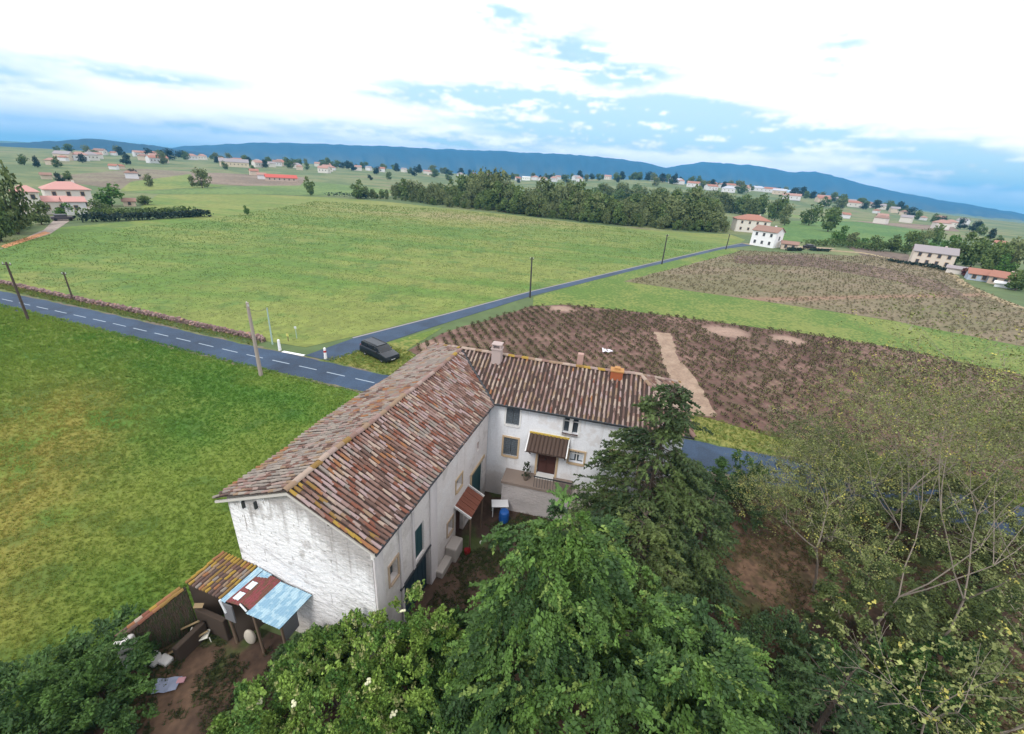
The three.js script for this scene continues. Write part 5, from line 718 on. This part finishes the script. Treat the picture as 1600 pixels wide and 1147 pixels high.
function branches(seed, L, rad, depth, spread, up, kids = [2, 3], lean = V(0, 1, 0)) { // a branching skeleton: segments and its twig ends
  const r = rng(seed), seg = [], tips = []; (function grow(p, d, l, q, n) { let a = p, dir = d; const st = 3; for (let i = 0; i < st; i++) { const nd = dir.clone().add(V((r() - .5) * .35, (r() - .5) * .25 + up * .06, (r() - .5) * .35)).normalize(), b = a.clone().addScaledVector(nd, l / st), r0 = q * (1 - i * .13), r1 = q * (1 - (i + 1) * .13); seg.push(cyl(r0, r1, a, b, n > 1 ? 7 : 4)); if (n < depth - 1) tips.push([b, nd]); a = b; dir = nd; } if (n === 0) { tips.push([a, dir]); return; } const m = kids[0] + Math.floor(r() * (kids[1] - kids[0] + 1)); for (let i = 0; i < m; i++) { const nd = dir.clone().add(V((r() - .5) * 2 * spread, (r() - .35) * spread, (r() - .5) * 2 * spread)).normalize(); grow(a, nd, l * (.62 + .25 * r()), q * .58, n - 1); } })(V(0, 0, 0), lean.clone().normalize(), L, rad, depth); return { seg, tips };
}
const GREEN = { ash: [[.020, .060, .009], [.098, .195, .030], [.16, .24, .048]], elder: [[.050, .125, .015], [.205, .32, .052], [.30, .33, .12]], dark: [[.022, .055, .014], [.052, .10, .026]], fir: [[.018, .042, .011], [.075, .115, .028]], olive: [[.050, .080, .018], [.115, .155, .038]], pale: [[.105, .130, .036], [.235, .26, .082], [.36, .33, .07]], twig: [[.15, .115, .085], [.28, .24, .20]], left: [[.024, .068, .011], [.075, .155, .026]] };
function leafyTree(name, label, cat, x, z, lobes, n, kind, cols, seed, o = {}) {
  const t = thing(name, label, cat, [x, 0, z]), r = rng(seed), top = Math.max(...lobes.map(l => l[1])); const { seg } = branches(seed + 1, top * .28, o.trunk || .16, 3, .75, .5);
  mesh('trunk', seg, barkM, t); leafCrown(t, kind, o.tuft ? tuftShoots(lobes, o.tuft[0], o.tuft[1], o.tuft[2], r, o.sc ?? 1, o.down ?? .25) : lobeShoots(lobes, n, r, o.gap ?? .36, o.freq ?? 1.1, o.sc ?? 1, o.down ?? .25), r, cols); return t;
}
// the big bright tree in front of the courtyard
leafyTree('broadleaf_tree', 'large bright green tree with drooping leaf tufts standing before the courtyard', 'tree', 2.9, -9.2, [
  [-1.3, 7.9, -.6, 1.0, 1.4], [-.4, 7.4, -.9, 1.1, 1.5], [-1.2, 7.0, .3, 1.1, 1.4], [-1.9, 7.0, -.2, 1.0, 1.5], [-1.5, 5.9, .3, 1.4, 1.7], [.3, 6.3, .6, 1.3, 1.4], [1.5, 5.1, -.4, 1.4, 1.5], [-.9, 4.4, -1.3, 1.8, 1.8], [2.8, 4.9, 1.0, 1.5, 1.6], [3.6, 4.0, .4, 1.6, 1.7], [-2.2, 3.4, .6, 1.4, 1.7], [.8, 4.9, 1.8, 1.9, 1.6], [2.3, 3.8, 2.1, 1.9, 1.7], [-1.3, 3.9, 1.9, 1.7, 1.6], [.6, 3.2, -1.4, 1.9, 1.9], [2.4, 2.9, -1.2, 1.9, 1.8], [0, 2.6, .6, 2.6, 2]], 7200, 'ash', GREEN.ash, 201, { tuft: [540, 17, .27], sc: .78, down: .55, trunk: .2 });
leafyTree('bush', 'dark leafy bush in the gap between the flowering bush and the bright tree', 'bush', -1.0, -8.0, [[0, 1.6, 0, 1.2, 1.6], [-.9, 1.3, -.9, 1.1, 1.3], [.4, 1.6, -1.2, 1.1, 1.3], [-.2, 1.8, 1.0, 1.2, 1.3]], 2000, 'ash', GREEN.left, 207, { tuft: [130, 15, .24], sc: .66, down: .4, trunk: .05 });
leafyTree('bush', 'bright leafy lower tree right of the bright tree by the garden bed', 'tree', 7.2, -9.4, [[0, 3.4, 0, 1.3, 1.6], [-.8, 2.8, .7, 1.3, 1.5], [1.0, 2.6, .3, 1.2, 1.3], [.2, 2.2, 1.2, 1.4, 1.3]], 2000, 'ash', GREEN.ash, 208, { tuft: [150, 16, .26], sc: .72, down: .5, trunk: .08 });
// the elder-like bush tree below the gable
leafyTree('flowering_bush', 'broad yellow green bush with pale flower heads below the barn gable', 'bush', -4.9, -8.3, [
  [1.9, 3.0, -2.0, .9, 1.1], [.6, 2.3, -1.2, 1.3, 1.0], [-1.0, 2.5, -.2, 1.2, 1.0], [2.4, 2.5, -1.0, 1.3, 1.2], [1.0, 2.7, .4, 1.5, 1.1], [-2.0, 2.0, .8, 1.1, 1.0], [-.4, 2.9, 1.3, 1.5, 1.1], [2.3, 2.2, .8, 1.4, 1.2], [-1.8, 1.7, 1.8, 1.3, 1.1], [2.7, 1.6, -1.8, 1.0, 1.2], [.8, 2.9, 2.2, 1.5, 1.1], [0, 1.6, 0, 2.2, 1.3]], 7600, 'broad', GREEN.elder, 202, { tuft: [430, 16, .22], sc: .62, down: .1 });
{ // its creamy flower heads
  const bush = scene.children.find(c => c.name === 'flowering_bush'), r = rng(9), m = mat([.62, .62, .42], .9); for (const [x, y, z] of [[-.5, 4.05, 1.2], [1.3, 3.9, .4], [-1.9, 3.1, .7], [.7, 4.05, 2.1], [2.2, 3.5, 1.0], [-2.0, 2.9, 1.7], [1.8, 4.15, -1.8], [-.2, 4.0, 2.0]]) { const g = []; for (let i = 0; i < 7; i++) g.push(new THREE.IcosahedronGeometry(.045, 0).translate(x + (r() - .5) * .16, y + (r() - .5) * .04, z + (r() - .5) * .16)); mesh('flower_head', g, m, bush); }
}
leafyTree('bush', 'dense dark green bush growing on the field edge below the pen', 'bush', -13.6, -8.9, [[0, 1.3, 0, 1.2, 1.2], [-1.2, 1.1, .6, 1.2, 1.1], [.9, .9, .5, 1.0, 1.0], [.2, 1.0, 1.4, 1.4, 1.0], [-.4, .9, -1, 1.1, .9]], 3600, 'shrub', GREEN.left, 203, { tuft: [170, 15, .22], sc: .8, trunk: .05 });
leafyTree('bush', 'dark green bush in the bottom corner below the meadow grass', 'bush', -13.9, -6.2, [[0, 1.0, 0, 1.5, 1.0], [-1.7, .9, .4, 1.4, 1.0], [1.5, .9, .6, 1.2, 1.0], [.2, .9, 1.6, 1.6, .9]], 3000, 'shrub', GREEN.left, 204, { tuft: [150, 15, .22], sc: .8, trunk: .05 });
leafyTree('bush', 'small dark bush at the foot of the barn corner behind the flowering bush', 'bush', -6.6, -10.3, [[0, .8, 0, .8, .9], [-.8, .5, .1, .6, .6], [.9, .6, -.1, .8, .8]], 900, 'shrub', GREEN.dark, 205, { gap: .3, sc: .8, trunk: .04 });
leafyTree('bush', 'leafy bush between the flowering bush and the bright tree by the barn doors', 'bush', -1.6, -11.4, [[0, .8, 0, .8, .8], [.7, .7, .9, .8, .8], [-.6, .7, .9, .8, .8]], 1000, 'shrub', GREEN.left, 206, { gap: .34, sc: .95, trunk: .05 });
// the conifer at the house corner
function conifer(name, label, x, z, H, k, seed, cols, n0 = 8, low = .5) {
  const t = thing(name, label, 'tree', [x, 0, z]), r = rng(seed), wood = [cyl(.16, .02, V(0, 0, 0), V(.1, H, -.05), 9)], L = [];
  for (let y = low; y < H - .15; y += .30 + .1 * r()) { const n = Math.max(3, Math.round(n0 * (1 - y / H * .55))); for (let i = 0; i < n; i++) { const a = r() * 6.283, len = (Math.pow((H - y) / H, .8) * k * (.55 + .65 * r())) + .22, A = V(0, y, 0), dr = .12 + .2 * r(), sl = y > H * .8 ? .5 : -.05; let prev = A; const st = Math.max(2, Math.round(len / .3)); for (let s = 1; s <= st; s++) { const q = s / st, p = V(Math.cos(a) * len * q, y + sl * len * q - dr * len * q * q, Math.sin(a) * len * q); if (s === st || s === Math.floor(st / 2)) { wood.push(cyl(.018, .008, prev, p, 4)); prev = p; } if (q < .3 && len > 1) continue; for (const o of [-1, 0, 1]) { const b = a + o * (.85 + .3 * (r() - .5)); if (o && r() < .25) continue; L.push([p.clone().add(V((r() - .5) * .16, (r() - .5) * .12, (r() - .5) * .16)), V(Math.cos(b), -.22 + .3 * (r() - .5), Math.sin(b)).normalize(), .62 + .5 * r()]); } } } }
  mesh('trunk', wood, barkM, t); leafCrown(t, 'fir', L, r, cols); return t;
}
conifer('conifer', 'tall dark conifer covering the right end of the farmhouse', 6.7, -16.3, 10.3, 4.5, 301, GREEN.fir, 16);
conifer('conifer', 'second lower conifer of olive tone between the tall conifer and the bright tree', 5.6, -13.4, 6.2, 3.8, 302, GREEN.olive, 10);
conifer('conifer', 'short green conifer tucked against the right side of the tall one', 9.3, -15.6, 5.6, 2.6, 305, GREEN.fir, 9);
conifer('conifer', 'dark conifer at the lower right below the bare branches', 10.4, -8.2, 5.4, 3.0, 303, GREEN.dark, 8);
conifer('conifer', 'low dark conifer at the bottom edge right of the bright tree', 8.2, -6.6, 5.0, 2.6, 304, GREEN.dark, 8);
// sparse trees with pale limbs and small yellow green leaves
const paleBark = mat([.24, .20, .165]);
function sparseTree(label, x, z, L, rad, seed, n, lean, cols = GREEN.pale, dens = 1, sc = .62) {
  const t = thing('sparse_tree', label, 'tree', [x, 0, z]), r = rng(seed), { seg, tips } = branches(seed, L, rad, 4, .95, .35, [3, 3], lean);
  mesh('limbs', seg, paleBark, t); const list = []; while (list.length < n && tips.length) { const [p, d] = tips[Math.floor(r() * tips.length)], e = V((r() - .5) * 2.2, (r() - .5) * 1.8, (r() - .5) * 2.2); list.push([p.clone().add(e), d.clone().add(V((r() - .5) * 2, (r() - .5) * 1.2, (r() - .5) * 2)).normalize(), sc * (.5 + .7 * r())]); }
  leafCrown(t, dens ? 'fine' : 'sparse', list, r, cols); const tw = []; for (let i = 0; i < n * .09; i++) { const [p, d] = tips[Math.floor(r() * tips.length)]; tw.push([p.clone().add(V((r() - .5) * 1.6, (r() - .5) * 1.3, (r() - .5) * 1.6)), d.clone().add(V((r() - .5) * 1.6, (r() - .5), (r() - .5) * 1.6)).normalize(), .7 + .7 * r()]); } leafCrown(t, 'twig', tw, r, GREEN.twig, 'twigs'); return t;
}
sparseTree('tall sparse tree with thin leaning trunk seen against the brown vineyard', 14.6, -11.6, 4.4, .045, 411, 2300, V(.0, 1, -.06));
sparseTree('sparse tree with pale trunk and open crown at the right edge', 17.4, -11.8, 4.8, .048, 412, 2500, V(.08, 1, -.05));
sparseTree('thin sparse tree behind the other two near the road', 18.6, -16.2, 4.0, .042, 416, 1900, V(.0, 1, -.05));
sparseTree('small sparse tree with yellow leaf tips in the lower right', 12.6, -7.2, 2.8, .06, 413, 800, V(.05, 1, .05), GREEN.pale, 0, .75);
sparseTree('nearly bare tree with spreading branches over the brown garden bed', 15.6, -15.6, 2.8, .07, 414, 2600, V(-.25, 1, .05));
sparseTree('sparse twiggy tree along the road beyond the garden', 22.5, -20.2, 3.0, .07, 417, 2400, V(.05, 1, -.1));
sparseTree('nearly bare bush with grey twigs behind the garden bed', 17.6, -20.6, 2.0, .05, 415, 3200, V(-.1, 1, 0), GREEN.olive);
const SH = (label, x, z, lobes, n, cols, seed, sc = .9) => leafyTree('bush', label, 'bush', x, z, lobes, n, 'shrub', cols, seed, { tuft: [Math.round(n / 13), 14, .20], sc: sc * .82, trunk: .04 });
SH('rounded green bush at the road side under the tall sparse tree', 15.2, -12.8, [[0, 3.2, 0, 1.3, 1.5], [.4, 1.9, .3, 1.4, 1.5], [-.5, 1.4, .4, 1.2, 1.2]], 1700, GREEN.olive, 501);
SH('spreading green bush in front of the sparse trees', 14.2, -9.6, [[0, 2.0, 0, 1.5, 1.4], [1.5, 1.7, .4, 1.4, 1.3], [-1.2, 1.2, .4, 1.2, 1.1], [2.6, 1.8, -.6, 1.3, 1.4]], 2600, GREEN.left, 502);
SH('leafy bush in the corner below the sparse tree at the right edge', 16.2, -8.6, [[0, 2.2, 0, 1.5, 1.4], [1.4, 2.6, -.6, 1.3, 1.3], [-.8, 1.4, .8, 1.3, 1.2]], 2000, GREEN.olive, 503);
SH('dark undergrowth bush between the conifers and the garden bed', 11.4, -11.2, [[0, 1.2, 0, 1.6, 1.2], [1.4, 1.0, .5, 1.4, 1.0], [-1.6, 1.1, .6, 1.4, 1.1]], 1900, GREEN.dark, 504);
SH('dark bush behind the garden bed near the conifer', 12.2, -20.6, [[0, 1.5, 0, 1.3, 1.5], [1.4, 1.2, .3, 1.2, 1.2], [-1.0, 1.0, .8, 1.1, 1.0]], 1700, GREEN.dark, 505);
SH('green bush on the road edge right of the conifer', 14.6, -22.6, [[0, 1.3, 0, 1.1, 1.2], [1.1, .9, .2, 1.0, .9]], 1200, GREEN.left, 506);
SH('thin brownish green shrub behind the garden bed', 17.4, -19.0, [[0, 1.0, 0, 1.6, 1.0], [1.8, .9, .4, 1.3, .8]], 900, GREEN.olive, 507);
SH('grey brown twiggy shrubs along the garden side of the road', 20.6, -23.2, [[-1.6, 1.1, -.3, 1.2, 1.0], [0, 1.5, 0, 1.5, 1.4], [2.2, 1.6, .6, 1.5, 1.4], [4.4, 1.6, 1.2, 1.5, 1.4], [6.8, 1.7, 1.9, 1.6, 1.5], [9.2, 1.7, 2.6, 1.6, 1.5]], 3600, [[.075, .09, .03], [.17, .18, .065]], 510, .8);
SH('olive shrubs massed under the sparse trees near the picture edge', 19.4, -13.4, [[0, 1.4, 0, 1.5, 1.3], [1.8, 1.6, -.6, 1.5, 1.4], [-1.4, 1.2, -1.0, 1.3, 1.1], [.8, 1.3, 1.4, 1.4, 1.2], [3.4, 1.6, .4, 1.6, 1.4]], 3400, GREEN.olive, 511, .8);
SH('tan twiggy shrubs between the sparse trees and the road', 24.6, -18.4, [[0, 1.5, 0, 1.8, 1.4], [2.6, 1.6, .6, 1.9, 1.4], [-2.0, 1.4, -.6, 1.6, 1.3], [5.0, 1.5, 1.4, 1.8, 1.3], [1.0, 1.3, 2.0, 1.7, 1.2]], 3600, [[.075, .10, .03], [.165, .19, .06]], 512, .8);
SH('pale green shrubs on the far verge of the road under the sparse crowns', 27.5, -27.0, [[0, .8, 0, 1.4, .8], [2.4, .9, .6, 1.5, .9], [-2.6, .7, -.6, 1.4, .7], [5.2, .9, 1.4, 1.6, .9]], 2000, [[.11, .12, .035], [.21, .22, .07]], 513, .8);
SH('dense olive shrubs hiding the road under the sparse crowns', 22.5, -23.6, [[0, 1.5, 0, 1.5, 1.5], [1.8, 1.6, .5, 1.5, 1.5], [3.8, 1.6, 1.0, 1.6, 1.6], [6.0, 1.7, 1.6, 1.6, 1.6], [8.4, 1.8, 2.3, 1.8, 1.7], [11, 1.8, 3, 1.9, 1.7], [-2.2, 1.0, -.3, 1.2, 1.0]], 3800, [[.07, .10, .028], [.165, .20, .06]], 514, .8);
SH('shrub line running towards the right edge along the road', 22.0, -19.4, [[0, 1.2, 0, 1.8, 1.2], [2.4, 1.2, .6, 1.8, 1.1], [-2.2, 1.0, .2, 1.6, .9]], 1500, GREEN.olive, 508);
SH('dark spreading bush under the yellow tipped sparse tree', 12.4, -8.4, [[0, 1.5, 0, 1.6, 1.2], [1.6, 1.5, .3, 1.5, 1.2], [-1.2, 1.4, .8, 1.4, 1.1]], 2600, GREEN.dark, 515, .85);
SH('dark bush filling the bottom right corner', 14.4, -5.6, [[0, 2.0, 0, 1.7, 1.5], [-1.9, 1.5, .3, 1.6, 1.3], [1.8, 2.2, -.4, 1.6, 1.5]], 2300, GREEN.dark, 509);
tufts('rough weeds and grass over the garden earth', [[0, -20], [10, -19], [11, -24], [28, -21], [40, -16], [30, -6], [4, -8]], 15000, 52, .18, (x, z, r) => r() < .5 ? mix3([.05, .075, .018], [.12, .13, .04], r()) : mix3([.09, .055, .03], [.18, .125, .07], r()), (x, z) => (Math.hypot((x - 15.2) / 4.6, (z + 16.6) / 2.6) < 1 ? .8 : .85) * ss(.3, .6, fbm(x * .6, z * .6, 3)));
tufts('grass along the verge between road and vineyard', [[-18.2, -38.3], [-14, -43.7], [-11.2, -42.3], [-8, -39.2], [0, -35.9], [16.9, -32.3], [29.6, -28], [36, -25.3], [36, -22.9], [20.4, -27], [15.2, -28.4], [0, -32.7], [-11, -36]], 7000, 53, .16, (x, z, r) => mix3([.10, .18, .025], [.22, .22, .05], r()), () => .9);
tufts('dark weeds and low plants over the pen and the courtyard edges', [[-16, -6], [-13, -11.3], [-8, -11.5], [-4, -10.4], [-.6, -20.4], [2.6, -19.6], [2, -12], [-2, -6]], 9000, 54, .17, (x, z, r) => mix3([.025, .045, .012], [.08, .10, .03], r()), (x, z) => ss(.40, .56, fbm(x * .8 + 4, z * .8, 3)));
const meadowTone = (x, z, r) => mix3([.070, .150, .022], [.20, .225, .055], clamp(fbm(x * .2, z * .2, 3) * 1.6 - .4 + (r() - .5) * .4));
tufts('uneven grass and weeds over the meadow beyond the road', [[-100, -66], [-68.8, -57], [-46, -50], [-26, -43.6], [-22.4, -42], [-9.2, -56.6], [2.1, -71.6], [27, -101.7], [62, -144], [40, -178], [-34, -205], [-90, -200], [-86, -120]], 42000, 56, .065, meadowTone, (x, z) => clamp(60 / Math.hypot(x, z)) ** 1.5 * ss(.12, .6, fbm(x * .35 + 8, z * .35, 3)));
tufts('long grass along the foot of the roadside wall', [[-95, -63], [-68.8, -55], [-46.1, -48], [-26, -41.8], [-26, -40.6], [-46, -46.8], [-68.8, -53.6], [-95, -61.6]], 5000, 57, .13, (x, z, r) => mix3([.09, .17, .025], [.24, .23, .07], r()), () => .9);

// ------------------------------------------------------------------ render
const renderer = new THREE.WebGLRenderer({ antialias: true });
renderer.setSize(1024, 734);
renderer.shadowMap.enabled = true;
renderer.toneMapping = THREE.LinearToneMapping;
renderer.toneMappingExposure = 1.14;
renderer.render(scene, camera);
